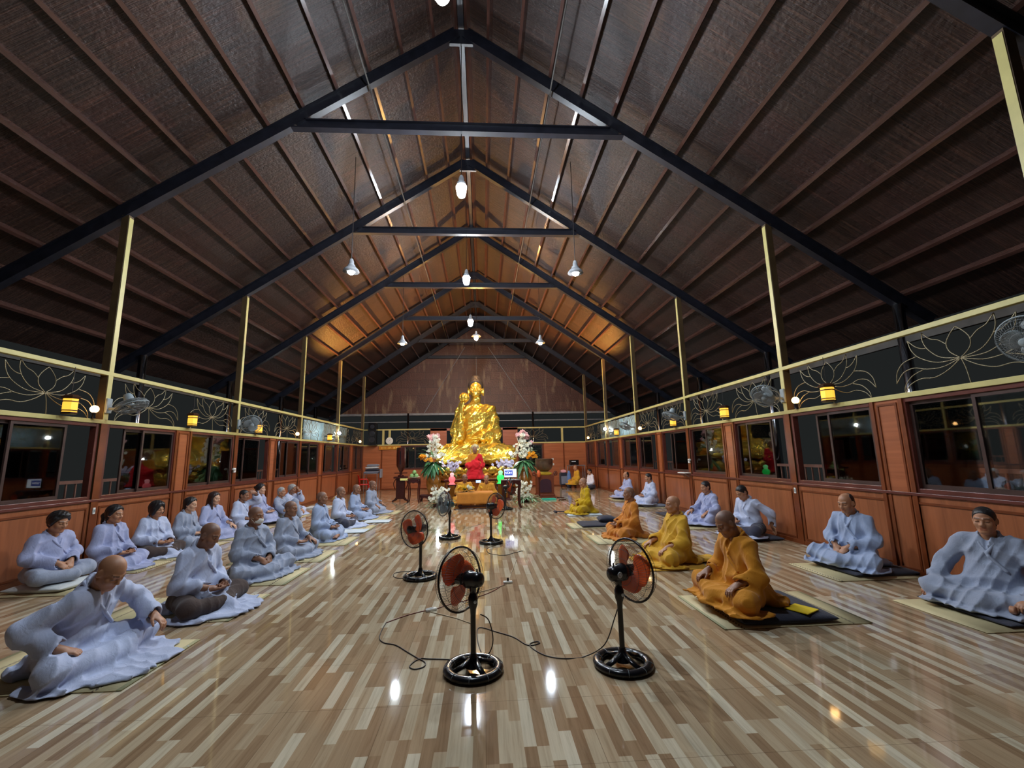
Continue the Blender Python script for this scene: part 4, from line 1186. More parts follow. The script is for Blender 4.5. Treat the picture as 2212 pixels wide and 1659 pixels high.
def hand_sdf(w, f, n, side, curl=0.5, foot=None):
    """w wrist, f finger direction, n the way the palm looks, side +1 right hand"""
    f = np.asarray(f, float); f = f / np.linalg.norm(f)
    n = np.asarray(n, float); n = n - f * (n @ f); n = n / np.linalg.norm(n)
    t = np.cross(f, n) * side                   # toward the thumb
    s = SDF()
    Rm = np.stack([t, f, n], 1)
    s.add(ell(w + f * 0.048, (0.040, 0.054, 0.0165), Rm))
    s.add(cap(w - f * 0.03, w + f * 0.02, 0.026, 0.024), 0.02)
    for i, (ln, off) in enumerate(((0.068, 0.029), (0.077, 0.0095), (0.071, -0.0105), (0.055, -0.029))):
        p = w + f * (0.086 - 0.004 * (i == 3) - 0.003 * (i == 0)) + t * off
        ang = 0.0
        d = f
        r = 0.0092 - 0.0006 * (i == 3)
        for sg, (fr, cu) in enumerate(((0.45, 0.55), (0.3, 1.0), (0.25, 0.8))):
            ang += curl * cu * (0.9 + 0.12 * i)
            d = f * math.cos(ang) + n * math.sin(ang) + t * (0.08 * (1.5 - i) * (1 - curl))
            q = p + d * ln * fr
            s.add(cap(p, q, r, r - 0.0007), 0.006 if sg else 0.01)
            p = q; r -= 0.0007
    b0 = w + f * 0.018 + t * 0.03
    d1 = f * 0.66 + t * 0.66 + n * 0.3; d1 = d1 / np.linalg.norm(d1)
    d2 = f * 0.92 + t * 0.25 + n * (0.25 + 0.3 * curl); d2 = d2 / np.linalg.norm(d2)
    s.add(cap(b0, b0 + d1 * 0.036, 0.0145, 0.0115), 0.014)
    s.add(cap(b0 + d1 * 0.036, b0 + d1 * 0.036 + d2 * 0.03, 0.011, 0.0095), 0.006)
    s.add(cap(b0 + d1 * 0.036 + d2 * 0.03, b0 + d1 * 0.036 + d2 * 0.052, 0.0095, 0.0078), 0.006)
    return s, (np.minimum(w, w + f * 0.1) - 0.14, np.maximum(w, w + f * 0.1) + 0.14)

def person(label, loc, facing, robe='blue', skin='mid', hair=None, hcol='black', stub=0.0, h=0.013, lean=0.1, side=0.0, pitch=0.15, yaw=0.0, roll=0.0,
           arms='lap', legs='robe', trousers=None, tail=0.0, apron=0.35, spread=1.0, mask=False, seed=0, fat=1.0, ht=1.0, group=None, foot=0, z=0.0, collar=True, armsdef=None):
    """a seated person; own frame: +y is where the body faces, +x its right hand side. facing = yaw of +y in degrees (0 looks along +Y of the hall)"""
    rz = math.radians(facing)
    t = thing('person', label, 'person', (loc[0], loc[1], z), rz, group)
    B = roty(side) @ rotx(-lean)
    piv = V3(0, 0, 0.10)
    def tr(*p): return B @ (V3(*p) * V3(1, 1, 1) - piv) * V3(1, 1, 1) + piv
    up = 0.012 + 0.0
    Sh = 0.555 * ht
    # ---- arms
    W0 = 0.19 * (0.94 + 0.06 * fat)
    shl, shr = tr(-W0 + 0.02, 0.0, Sh), tr(W0 - 0.02, 0.0, Sh)
    presets = {
        'lap': dict(e=lambda s: tr(s * 0.26, 0.03, 0.30), w=lambda s: V3(s * 0.085, 0.29, 0.222), f=lambda s: (-s * 0.86, 0.3, -0.1), n=(0, 0.25, 1), c=0.45),
        'knee': dict(e=lambda s: tr(s * 0.29, 0.06, 0.30), w=lambda s: V3(s * 0.25, 0.27, 0.225), f=lambda s: (s * 0.05, 0.9, -0.42), n=(0, -0.3, -1), c=0.42),
        'clasp': dict(e=lambda s: tr(s * 0.27, 0.05, 0.32), w=lambda s: V3(s * 0.07, 0.27, 0.22), f=lambda s: (-s * 0.5, 0.55, -0.6), n=(0, -0.7, -0.4), c=0.6),
        'out': dict(e=lambda s: tr(s * 0.36, 0.10, 0.36), w=lambda s: V3(s * 0.46, 0.32, 0.20), f=lambda s: (s * 0.2, 0.8, -0.5), n=(0, -0.4, -1), c=0.5),
        'back': dict(e=lambda s: tr(s * 0.34, -0.12, 0.32), w=lambda s: V3(s * 0.26, -0.27, 0.12), f=lambda s: (s * 0.1, -0.6, -0.5), n=(0, 0.4, -1), c=0.3),
        'brow': dict(e=lambda s: tr(s * 0.36, 0.16, 0.60), w=lambda s: tr(s * 0.17, 0.17, 0.775), f=lambda s: (-s * 0.85, -0.25, 0.25), n=(0, -1, -0.3), c=0.35),
        'face': dict(e=lambda s: tr(s * 0.27, 0.20, 0.42), w=lambda s: tr(s * 0.10, 0.17, 0.64), f=lambda s: (-s * 0.35, -0.1, 0.9), n=(0, -1, 0), c=0.5),
        'shin': dict(e=lambda s: tr(s * 0.33, 0.16, 0.34), w=lambda s: V3(s * 0.34, 0.42, 0.20), f=lambda s: (-s * 0.2, 0.8, -0.55), n=(0, -0.4, -1), c=0.55),
    }
    if isinstance(arms, str): arms = (arms, arms)
    hands = []; robe_s = SDF(); body = SDF()
    # ---- torso cloth
    fx = 0.94 + 0.06 * fat
    Rb = B
    cuts = []
    for s, a, sh in ((-1, arms[0], shl), (1, arms[1], shr)):
        p = presets[a]
        e, w = p['e'](s), p['w'](s)
        if armsdef and s in armsdef: e, w = armsdef[s][0], armsdef[s][1]
        f, n = np.array(p['f'](s), float), np.array(p['n'], float)
        if armsdef and s in armsdef and len(armsdef[s]) > 2: f, n = np.array(armsdef[s][2], float), np.array(armsdef[s][3], float)
        f = f / np.linalg.norm(f)
        robe_s.add(cap(sh, e, 0.066, 0.072), 0.04)
        aw = (w - e) / np.linalg.norm(w - e)
        cuff = w - aw * 0.035
        robe_s.add(cap(e, cuff, 0.07, 0.066), 0.025)
        if a not in ('back',):
            robe_s.add(cap(e + V3(0, 0, -0.035), cuff + V3(0, 0, -0.055), 0.055, 0.045), 0.03)
        cuts.append(cap(w - aw * 0.06, w + aw * 0.14, 0.05, 0.07))
        body.add(cap(sh, e, 0.05, 0.042), 0.02); body.add(cap(e, w, 0.042, 0.027), 0.02)
        hands.append((w, f, n, s, p['c'], e))
    for c in cuts: robe_s.cut(c, 0.008)
    robe_s.add(ell(tr(0, 0.0, 0.42 * ht), (0.195 * fx, 0.128 * fat, 0.20 * ht), Rb), 0.04)
    robe_s.add(ell(tr(0, 0.02 * fat, 0.23), (0.205 * fx * fat, 0.158 * fat, 0.19), Rb), 0.05)
    robe_s.add(cap(tr(-0.12, -0.015, Sh - 0.006), tr(0.12, -0.015, Sh - 0.006), 0.06), 0.05)
    robe_s.add(cap(tr(0, -0.035, Sh), tr(0, -0.03, Sh + 0.07), 0.08, 0.064), 0.04)
    # ---- legs
    kn = [V3(s * 0.345 * spread, 0.27, 0.105) for s in (-1, 1)]
    hp = [V3(s * 0.10, 0.0, 0.12) for s in (-1, 1)]
    an = [V3(0.03, 0.36, 0.075), V3(-0.03, 0.40, 0.07)]
    if legs == 'up':
        kn = [V3(-0.16, 0.34, 0.40), V3(0.17, 0.33, 0.38)]; an = [V3(-0.12, 0.50, 0.05), V3(0.13, 0.50, 0.05)]
    leg = SDF(); first_ = True
    for q in (0, 1):
        leg.add(cap(hp[q], kn[q], 0.115, 0.088), 0.03)
        leg.add(cap(kn[q], an[q], 0.086, 0.058), 0.03)
    leg.add(ell((0, -0.02, 0.10), (0.21, 0.16, 0.11)), 0.04)
    if legs == 'robe':
        for o, f, k in leg.ops: robe_s.ops.append((o, f, 0.05))
        robe_s.add(ell((0, 0.22, 0.085), (0.26 * spread, 0.2, 0.07)), 0.06)
    if apron:
        robe_s.add(ell((0.0, 0.30 + apron * 0.25, 0.012), (0.33 * spread, 0.10 + apron * 0.30, 0.024)), 0.035)
        for s in (-1, 1): robe_s.add(ell((s * 0.34 * spread, 0.25, 0.006), (0.12, 0.2, 0.022)), 0.035)
    if legs != 'robe' and apron:
        robe_s.add(ell((-0.03, 0.25, 0.135), (0.22, 0.17, 0.03), rotx(-0.3)), 0.04)
        robe_s.add(cap((0.0, 0.32, 0.075), (0.02, 0.46, 0.035), 0.085, 0.06), 0.05)
    if tail:
        robe_s.add(ell((0, -0.15, 0.03), (0.26, 0.14, 0.06)), 0.06)
        robe_s.add(ell((0.02, -0.12 - tail * 0.4, 0.012), (0.17, tail * 0.45, 0.028)), 0.05)
    robe_s.displace(folds(0.0135, seed))
    # ---- head
    Rh = rotz_(yaw) @ roty(roll) @ rotx(-pitch)
    nb = tr(0, -0.012, Sh + 0.045)
    hc = nb + (B @ V3(0, 0.012, 0.05)) + Rh @ V3(0, 0.028, 0.10)
    neck = cap(nb + V3(0, 0, -0.04), hc + Rh @ V3(0, -0.028, -0.05), 0.056 * (0.9 + 0.1 * fat), 0.052)
    # neck opening with a V in front
    robe_s.cut(cap(nb + B @ V3(0, 0.01, 0.005), nb + B @ V3(0, 0.05, 0.20), 0.062, 0.10), 0.012)
    robe_s.cut(cap(nb + B @ V3(0, 0.07, 0.03), nb + B @ V3(0, 0.135, -0.115), 0.036, 0.006), 0.008)
    robe_s.keep(half((0, 0, -1), 0.0), 0.004)
    robe_s.ops[-1] = ('&', half((0, 0, -1), 0.0), 0.0)
    lo = V3(-0.62, -0.40 - tail, -0.03); hi = V3(0.62, 0.78, 0.92)
    rp = surface(robe_s, lo, hi, h)
    ro = mesh_np('robe' if robe != 'white' else 'shirt', [rp], ROBE[robe], t)
    if collar:
        cs_ = SDF()
        pts = [(-0.12, 0.143, 0.33), (-0.02, 0.138, 0.44), (0.05, 0.085, 0.545), (0.072, 0.01, 0.60), (0.05, -0.065, 0.628), (0, -0.083, 0.635), (-0.05, -0.065, 0.628), (-0.072, 0.01, 0.60), (-0.05, 0.085, 0.545), (-0.012, 0.128, 0.47)]
        pts = [tr(a * fx, b * (0.9 + 0.1 * fat), c * ht + (Sh - 0.555 * ht) + 0.0) for a, b, c in pts]
        pts = [q - B @ V3(0, 0.004, 0) for q in pts]
        for a, b in zip(pts[:-1], pts[1:]): cs_.add(cap(a, b, 0.0135), 0.006)
        P = np.array(pts)
        cp = surface(cs_, P.min(0) - 0.03, P.max(0) + 0.03, 0.0065)
        mesh_np('collar', [cp], ROBE[robe], ro)
    if trousers:
        leg.displace(folds(0.006, seed + 50))
        leg.keep(half((0, 0, -1), 0.0), 0.0)
        mesh_np('trousers', [surface(leg, V3(-0.6, -0.3, -0.03), V3(0.6, 0.7, 0.56), h)], ROBE[trousers], t)
    # ---- body: trunk, head, hands in one skin
    body.add(ell(tr(0, 0, 0.42 * ht), (0.15, 0.09, 0.17), Rb), 0.03)
    body.add(ell(tr(0, 0.0, 0.2), (0.15, 0.10, 0.16), Rb), 0.05)
    body.add(cap(tr(-0.11, -0.01, Sh - 0.01), tr(0.11, -0.01, Sh - 0.01), 0.045), 0.04)
    body.keep(half((0, 0, -1), -0.02))
    parts = [surface(body, lo, hi, 0.018)]
    tones = [np.zeros((len(parts[0][0]), 3))]
    hs = head_sdf(0.85 + 0.15 * fat)
    ic = lambda P: (P - hc) @ Rh
    hfull = SDF(); hfull.ops.append(('+', lambda P: hs(ic(P)), 0)); hfull.add(neck, 0.02)
    hv = surface(hfull, np.minimum(hc, nb) - V3(0.13, 0.14, 0.13), np.maximum(hc, nb) + V3(0.13, 0.14, 0.14), 0.0052 if h < 0.02 else 0.0065)
    parts.append(hv); tones.append(head_tone((hv[0] - hc) @ Rh, stub))
    for w, f, n, s, c, e in hands:
        hsd, (a, b) = hand_sdf(w, f, n, s, c)
        hsd.add(cap(e + (w - e) * 0.55, w, 0.036, 0.026), 0.015)
        a = np.minimum(a, e + (w - e) * 0.5 - 0.05); b = np.maximum(b, e + (w - e) * 0.5 + 0.05)
        v = surface(hsd, a, b, 0.0045 if h < 0.02 else 0.006)
        parts.append(v); tones.append(np.zeros((len(v[0]), 3)))
    if foot:
        fs = SDF(); s = foot
        a = V3(s * 0.10, 0.40, 0.075); d = V3(s * 0.9, 0.05, -0.05); d = d / np.linalg.norm(d)
        fs.add(cap(a, a + d * 0.10, 0.034, 0.03)); fs.add(ell(a + d * 0.13, (0.06, 0.038, 0.024)), 0.02); fs.add(cap(a - d * 0.05, a, 0.04, 0.034), 0.02)
        for q in range(5): fs.add(cap(a + d * 0.16 + V3(0, (q - 2) * 0.014, 0), a + d * (0.2 - 0.006 * q) + V3(0, (q - 2) * 0.015, -0.004), 0.009, 0.008), 0.006)
        v = surface(fs, a - 0.12, a + d * 0.2 + 0.12, 0.006); parts.append(v); tones.append(np.zeros((len(v[0]), 3)))
    mesh_np('body', parts, SKIN[skin], t, tones)
    if hair:
        hh = hair_sdf(hair)
        hx = SDF(); hx.ops.append(('+', lambda P: hh(ic(P)), 0))
        big = hair in ('long', 'lowpony', 'pony')
        v = surface(hx, hc - V3(0.2, 0.24, 0.38 if big else 0.16), hc + V3(0.2, 0.2, 0.18), 0.006)
        mesh_np('hair', [v], HAIR[hcol], t)
    if mask:
        ms = SDF(); ms.add(ell((0, 0.03, -0.055), (0.062, 0.075, 0.05))); ms.add(ell((0, 0.085, -0.05), (0.028, 0.028, 0.035)), 0.03)
        ms.keep(half((0, -1, 0), -0.045), 0.004); ms.keep(half((0, 0, 1), -0.022), 0.004)
        mx = SDF(); mx.ops.append(('+', lambda P: ms(ic(P)), 0))
        for s in (-1, 1):
            for zz in (-0.03, -0.085):
                mx.add(cap(hc + Rh @ V3(s * 0.055, 0.045, zz), hc + Rh @ V3(s * 0.081, -0.02, -0.012), 0.0035), 0.002)
        v = surface(mx, hc - 0.17, hc + 0.17, 0.005)
        mesh_np('face_mask', [v], MT['white_plastic'], t)
    return t
# ================================================================ mats, cushions and the people on them
def mat_material():
    m, nt, b = nodes_of('woven straw mat')
    tc = N(nt, 'ShaderNodeTexCoord')
    sp = N(nt, 'ShaderNodeSeparateXYZ'); L(nt, tc.outputs['Object'], sp.inputs[0])
    x, y = sp.outputs[0], sp.outputs[1]
    w = N(nt, 'ShaderNodeTexWave', wave_type='BANDS', bands_direction='Y', i_Scale=38.0, i_Distortion=1.0, i_Detail=2.0); L(nt, tc.outputs['Object'], w.inputs['Vector'])
    base = ramp(nt, w.outputs[0], [(0.2, srgb(186, 170, 126)), (0.8, srgb(216, 203, 160))])
    ax = math_(nt, 'ABSOLUTE', x)
    band = math_(nt, 'MULTIPLY', math_(nt, 'GREATER_THAN', ax, 0.482), math_(nt, 'LESS_THAN', ax, 0.506))
    chk = math_(nt, 'GREATER_THAN', math_(nt, 'FRACT', math_(nt, 'ADD', math_(nt, 'MULTIPLY', y, 24.0), math_(nt, 'MULTIPLY', ax, 30.0))), 0.4)
    edge = math_(nt, 'GREATER_THAN', ax, 0.635)
    m1 = N(nt, 'ShaderNodeMix', data_type='RGBA'); L(nt, math_(nt, 'MULTIPLY', math_(nt, 'MULTIPLY', band, chk), 0.8), m1.inputs[0]); L(nt, base, m1.inputs['A']); m1.inputs['B'].default_value = srgb(84, 62, 62)
    m2 = N(nt, 'ShaderNodeMix', data_type='RGBA'); L(nt, math_(nt, 'MULTIPLY', edge, 0.6), m2.inputs[0]); L(nt, m1.outputs['Result'], m2.inputs['A']); m2.inputs['B'].default_value = srgb(120, 128, 84)
    L(nt, m2.outputs['Result'], b.inputs['Base Color']); b.inputs['Roughness'].default_value = 0.6
    bp = N(nt, 'ShaderNodeBump', i_Strength=0.3, i_Distance=0.004); L(nt, w.outputs[0], bp.inputs['Height']); L(nt, bp.outputs[0], b.inputs['Normal'])
    return m
MT['mat'] = mat_material()
MT['cushion_dark'] = cloth('dark slate cushion cloth', srgb(46, 48, 62))
MT['cushion_grey'] = cloth('grey cushion cloth', srgb(126, 132, 148))
MT['cushion_pale'] = cloth('pale cushion cloth', srgb(196, 200, 200))
MT['yellow_cloth'] = cloth('bright yellow cloth', srgb(222, 190, 10))
MT['white_cloth'] = cloth('white folded cloth', srgb(206, 216, 224))

def straw_mat(label, x, y, lx=1.3, ly=0.8, rz=0.0):
    n = 10; mb = MB(); vs = []; fs = []
    for i in range(n + 1):
        for j in range(3):
            u, v = i / n - 0.5, j / 2 - 0.5
            vs.append((u * lx, v * ly, 0.006 + 0.0015 * math.sin(u * 17 + v * 5)))
    for i in range(n):
        for j in range(2): a = i * 3 + j; fs.append((a, a + 3, a + 4, a + 1))
    o = MB().add(vs, fs).build('straw_mat', MT['mat'], smooth=True, solid=0.006)
    o.location = (x, y, 0.0005); o.rotation_euler = (0, 0, rz)
    return props(o, label, 'mat', 'straw mats laid on the floor')

def cushion(label, x, y, lx, ly, h, m, z=0.009, rz=0.0, rnd=6, group='floor cushions', name='floor_cushion', dome=0.0):
    n = 16; vs = []; fs = []
    prof = lambda t: max(0.0, 1 - abs(t) ** rnd) ** 0.5
    for top in (1, 0):
        for i in range(n + 1):
            for j in range(n + 1):
                u, v = i / n * 2 - 1, j / n * 2 - 1
                u, v = math.sin(u * PI / 2), math.sin(v * PI / 2)
                q = prof(u) * prof(v)
                zz = h * 0.5 + (h * 0.5 * q if top else -h * 0.5 * min(1, q * 1.6))
                if top: zz += dome * (1 - u * u) * (1 - v * v) + 0.003 * math.sin(9 * u + 4 * v + x * 7) * q
                vs.append((u * lx / 2, v * ly / 2, zz))
    N_ = (n + 1) ** 2
    for i in range(n):
        for j in range(n):
            a = i * (n + 1) + j
            fs.append((a, a + n + 1, a + n + 2, a + 1)); b = a + N_; fs.append((b, b + 1, b + n + 2, b + n + 1))
    mb = MB().add(vs, fs)
    o = mb.build(name, m, smooth=True)
    bm = bmesh.new(); bm.from_mesh(o.data); bmesh.ops.remove_doubles(bm, verts=bm.verts, dist=0.002); bmesh.ops.recalc_face_normals(bm, faces=bm.faces); bm.to_mesh(o.data); bm.free()
    o.location = (x, y, z); o.rotation_euler = (0, 0, rz)
    return props(o, label, 'cushion', group)

# left side, front row -------------------------------------------------
NEAR, MID, FAR = 0.0105, 0.014, 0.018
for y, lab in ((3.74, 'straw mat under the bent-over bald person nearest the camera'), (4.98, 'straw mat under the person with dark brown trousers'), (6.16, 'straw mat under the masked person'), (7.33, 'straw mat under the person just beyond the masked one'),
               (8.55, 'straw mat under the upright shaved person at middle distance'), (10.0, 'straw mat under the white cloth of the farther shaved row')):
    straw_mat(lab, -3.07, y, 1.34, 0.82)
G = 'grey-robed people in the front row by the fans'
person('bald person in pale grey robe bent over, arranging the hem, nearest the camera', (-3.12, 3.74), -92, 'pale', 'mid', None, stub=0.25, h=NEAR, lean=0.42, side=0.10, pitch=0.62, yaw=-0.1, arms=('out', 'out'), apron=0.62, spread=1.12, seed=11, z=0.012, group=G, tail=0.12,
       armsdef={1: (V3(0.36, 0.00, 0.36), V3(0.30, 0.22, 0.22), (-0.6, 0.7, -0.35), (0, -0.3, -1)), -1: (V3(-0.38, 0.20, 0.36), V3(-0.27, 0.42, 0.25), (0.1, 0.85, -0.5), (0.2, -0.4, -1))})
person('shaved person in pale robe with dark brown trousers, head bowed, on straw mat', (-3.0, 4.95), -98, 'pale', 'dark', None, stub=1.0, h=NEAR, lean=0.16, pitch=0.42, yaw=0.05, arms=('lap', 'lap'), legs='open', trousers='brown', apron=0.55, tail=0.35, seed=12, z=0.012, group=G)
person('shaved person in grey blue robe wearing a white face mask', (-3.1, 6.28), -112, 'grey', 'dark', None, stub=1.0, h=NEAR, lean=0.04, pitch=0.08, yaw=0.12, arms='clasp', apron=0.30, spread=1.1, mask=True, seed=13, z=0.012, group=G, tail=0.15)
person('shaved person in grey robe sitting just beyond the masked person', (-3.14, 7.42), -100, 'grey', 'dark', None, stub=1.0, h=MID, lean=0.08, pitch=0.05, arms=('knee', 'lap'), apron=0.35, seed=14, z=0.012, ht=0.94, group=G)
person('upright shaved person in blue robe with a bare foot showing', (-3.12, 8.82), -92, 'blue', 'dark', None, stub=1.0, h=MID, lean=0.02, pitch=0.0, arms='lap', apron=0.2, spread=0.95, seed=15, z=0.012, foot=1, group=G, tail=0.2)
person('shaved person in pale blouse and grey trousers beside a white cloth', (-3.25, 10.3), -90, 'pale', 'dark', None, stub=0.8, h=MID, lean=0.05, pitch=0.02, arms='lap', legs='open', trousers='slate', apron=0.5, seed=16, z=0.012, group=G)
person('shaved person in blue robe, second from the far end of the front row', (-3.27, 11.6), -92, 'blue', 'dark', None, stub=0.8, h=FAR, lean=0.06, pitch=0.04, arms='lap', apron=0.4, seed=17, z=0.012, ht=0.95, group=G)
person('shaved person in grey robe at the far end of the front row', (-3.17, 12.75), -96, 'grey', 'dark', None, stub=0.9, h=FAR, lean=0.1, pitch=0.08, arms='knee', apron=0.45, seed=18, z=0.012, group=G)
straw_mat('straw mat under the second-last person of the front row', -3.07, 11.6, 1.34, 0.8); straw_mat('straw mat under the last person of the front row', -3.0, 12.75, 1.34, 0.8)
for x, y, lab in ((-2.72, 9.62, 'white folded cloth on the mat in front of the pale-bloused person'), (-2.52, 10.98, 'white folded cloth on the mat before the second-last front row person')):
    o = MB().box((-0.3, -0.22, 0), (0.3, 0.22, 0.012)).build('folded_cloth', MT['white_cloth'], bevel=0.006); o.location = (x, y, 0.0095); props(o, lab, 'cloth')

# left side, back row against the wall ---------------------------------
G = 'women and elders in the back row by the wall'
for y, lab in ((5.98, 'straw mat under the short-haired woman on a pale cushion'), (6.98, 'straw mat under the woman with a high ponytail'), (7.72, 'straw mat under the bob-haired woman'), (8.5, 'straw mat under the woman with a low ponytail'), (9.36, 'straw mat under the long-haired woman'), (10.4, 'straw mat under the person covering the brow'), (12.2, 'straw mat under the two elders by the wall')):
    straw_mat(lab, -5.26, y, 1.04, 0.70 if y < 12 else 1.5)
cushion('pale round-cornered cushion under the short-haired woman', -5.25, 6.0, 0.66, 0.6, 0.085, MT['cushion_pale'], z=0.0105, rnd=3)
person('woman with short black hair in lilac blouse, sitting on a pale cushion', (-5.40, 6.0), -98, 'lilac', 'mid', 'short', 'black', h=NEAR, lean=0.12, pitch=0.22, arms='clasp', legs='open', trousers='lilac_t' if 'lilac_t' in ROBE else 'grey', apron=0, spread=0.8, seed=21, z=0.085, ht=0.92, group=G)
person('woman with a high dark ponytail in lilac grey robe', (-5.42, 6.93), -92, 'lilac', 'mid', 'pony', 'black', h=NEAR, lean=0.04, pitch=0.08, arms='lap', apron=0.4, spread=0.8, seed=22, z=0.012, group=G)
person('woman with a black bob in pale blouse over brown trousers', (-5.40, 7.74), -100, 'pale', 'mid', 'bob', 'black', h=MID, lean=0.05, pitch=0.1, arms='lap', legs='open', trousers='brown', apron=0.5, spread=0.8, seed=23, z=0.012, ht=0.96, group=G)
person('woman with a low black ponytail in grey robe', (-5.42, 8.54), -88, 'grey', 'pale', 'lowpony', 'black', h=MID, lean=0.12, pitch=0.1, arms='lap', apron=0.2, spread=0.8, seed=24, z=0.012, ht=0.95, group=G)
person('woman with long dark brown hair over her shoulders in lilac robe', (-5.44, 9.36), -98, 'lilac', 'pale', 'long', 'brown', h=MID, lean=0.06, pitch=0.06, arms='knee', apron=0.35, spread=0.8, seed=25, z=0.012, group=G)
person('person in pale robe covering the brow with one raised hand', (-5.42, 10.4), -95, 'pale', 'dark', 'crop', 'black', h=MID, lean=0.08, pitch=0.12, arms=('brow', 'lap'), apron=0.35, spread=0.8, seed=26, z=0.012, group=G, ht=0.96)
person('woman with dark hair in a bun in lilac grey robe', (-5.44, 11.25), -88, 'lilac', 'pale', 'bun', 'black', h=MID, lean=0.02, pitch=0.0, arms='lap', apron=0.3, spread=0.8, seed=27, z=0.06, group=G)
cushion('thin grey cushion under the woman with a bun', -5.36, 11.25, 0.6, 0.56, 0.05, MT['cushion_grey'], z=0.009)
person('elder with cropped white hair hugging raised knees', (-5.26, 11.95), -95, 'grey', 'mid', 'crop', 'grey', h=MID, lean=0.05, pitch=0.0, arms='shin', legs='up', trousers='grey', apron=0, spread=0.8, seed=28, z=0.012, ht=0.86, group=G)
person('elder with grey hair resting the face on one hand', (-5.36, 12.75), -95, 'pale', 'dark', 'greyshort', 'grey', h=FAR, lean=0.1, pitch=0.1, arms=('face', 'lap'), apron=0.3, spread=0.8, seed=29, z=0.012, ht=0.9, group=G)

# right side, robed row nearest the fans --------------------------------
G = 'monks in yellow and orange robes'
straw_mat('straw mat with dark patterned border under the nearest orange-robed monk', 2.68, 4.32, 1.32, 0.9)
cushion('thick dark cushion under the nearest orange-robed monk', 2.63, 4.28, 0.86, 0.80, 0.075, MT['cushion_dark'], z=0.0105)
o = MB().box((-0.1, -0.1, 0), (0.1, 0.1, 0.01)).build('folded_cloth', MT['yellow_cloth'], bevel=0.004); o.location = (2.82, 4.02, 0.085); o.rotation_euler = (0, 0, 0.5); props(o, 'bright yellow cloth folded on the dark cushion of the nearest monk', 'cloth')
person('nearest orange-robed monk with shaved bowed head, hands on knees', (2.53, 4.30), 93, 'ochre', 'dark', None, stub=1.0, h=NEAR, lean=0.20, pitch=0.48, arms='knee', apron=0.16, spread=1.04, seed=31, z=0.086, tail=0.10, group=G, fat=1.04)
person('stout bald monk in mustard robe sitting upright', (2.68, 6.19), 92, 'mustard', 'mid', None, stub=0.1, h=NEAR, lean=0.0, pitch=0.05, arms='knee', apron=0.40, spread=1.02, seed=32, z=0.022, tail=0.5, group=G, fat=1.18, collar=True)
o = MB().box((-0.42, -0.4, 0), (0.42, 0.4, 0.014)).build('sitting_cloth', MT['yellow_cloth'] if False else ROBE['mustard'], bevel=0.005); o.location = (2.5, 6.16, 0.0005); props(o, 'flat mustard cloth under the stout bald monk', 'cloth')
straw_mat('pale straw mat under the orange-brown-robed monk with cropped hair', 2.56, 7.95, 1.34, 0.86)
person('monk in orange brown robe with dark stubble sitting very upright', (2.68, 8.12), 91, 'orange', 'dark', None, stub=1.0, h=MID, lean=-0.02, pitch=0.0, arms='lap', apron=0.3, seed=33, z=0.012, tail=0.25, group=G)
straw_mat('straw mat under the empty dark cushion in the monks row', 2.46, 9.52, 1.34, 0.74)
cushion('empty square dark cushion in the monks row', 2.42, 9.52, 0.8, 0.66, 0.055, MT['cushion_dark'], z=0.0105)
cushion('small dark round cushion lying on the empty square one', 2.62, 9.56, 0.36, 0.32, 0.13, MT['cushion_dark'], z=0.068, rnd=2.2)
o = MB().box((-0.42, -0.32, 0), (0.42, 0.32, 0.03)).build('sitting_cloth', MT['white_cloth'], bevel=0.012); o.location = (2.5, 11.3, 0.001); props(o, 'white folded cloth under the yellow-robed monk', 'cloth')
person('monk in strong yellow robe, farthest of the monks row', (2.64, 11.4), 92, 'yellow', 'mid', None, stub=0.7, h=MID, lean=0.08, pitch=0.12, arms='lap', apron=0.35, seed=34, z=0.032, tail=0.2, group=G)
t = thing('wooden_mallet', 'small dark wooden mallet lying in front of the yellow-robed monk', 'mallet', (1.98, 11.72, 0.0), 0.3)
MB().lathe([(0, -0.06), (0.03, -0.055), (0.034, 0), (0.03, 0.055), (0, 0.06)], 12, M=Matrix.Translation((-0.12, 0, 0.036)) @ Matrix.Rotation(PI / 2, 4, 'X')).build('mallet_head', MT['cushion_dark'], t, smooth=40)
MB().tube([(-0.1, 0, 0.036), (0.16, 0, 0.02)], 0.012, 8).build('handle', MT['cushion_dark'], t, smooth=True)

# right side, back row by the wall --------------------------------------
G = 'grey-robed men along the wall'
straw_mat('straw mat under the smiling man nearest the camera', 4.50, 3.98, 0.94, 0.82)
cushion('thin dark cushion under the smiling man nearest the camera', 4.66, 4.0, 0.74, 0.80, 0.045, MT['cushion_dark'], z=0.0105)
person('smiling man with cropped black hair in dim blue robe, nearest on the wall side', (4.74, 4.02), 112, 'grey', 'mid', 'crop', 'black', stub=0.6, h=NEAR, lean=0.02, pitch=0.05, yaw=0.1, arms=('out', 'knee'), apron=0.2, spread=1.06, seed=41, z=0.056, foot=-1, group=G,
       armsdef={-1: (V3(-0.33, 0.06, 0.30), V3(-0.27, 0.30, 0.16), (0.3, 0.8, -0.5), (0, -0.4, -1)), 1: (V3(0.36, 0.02, 0.30), V3(0.40, 0.22, 0.12), (0.2, 0.8, -0.5), (0, -0.4, -1))})
straw_mat('straw mat under the balding man', 4.56, 5.47, 1.06, 0.84)
cushion('dark cushion under the balding man', 4.72, 5.5, 0.80, 0.74, 0.06, MT['cushion_dark'], z=0.0105)
person('balding man in pale blue robe, hands clasped in his lap', (4.70, 5.52), 105, 'blue', 'mid', 'bald', 'black', h=NEAR, lean=0.06, pitch=0.22, arms='clasp', apron=0.05, seed=42, z=0.072, tail=0.10, group=G)
cushion('dark cushion under the man looking down with one arm behind him', 4.66, 7.74, 0.76, 0.74, 0.055, MT['cushion_dark'], z=0.001)
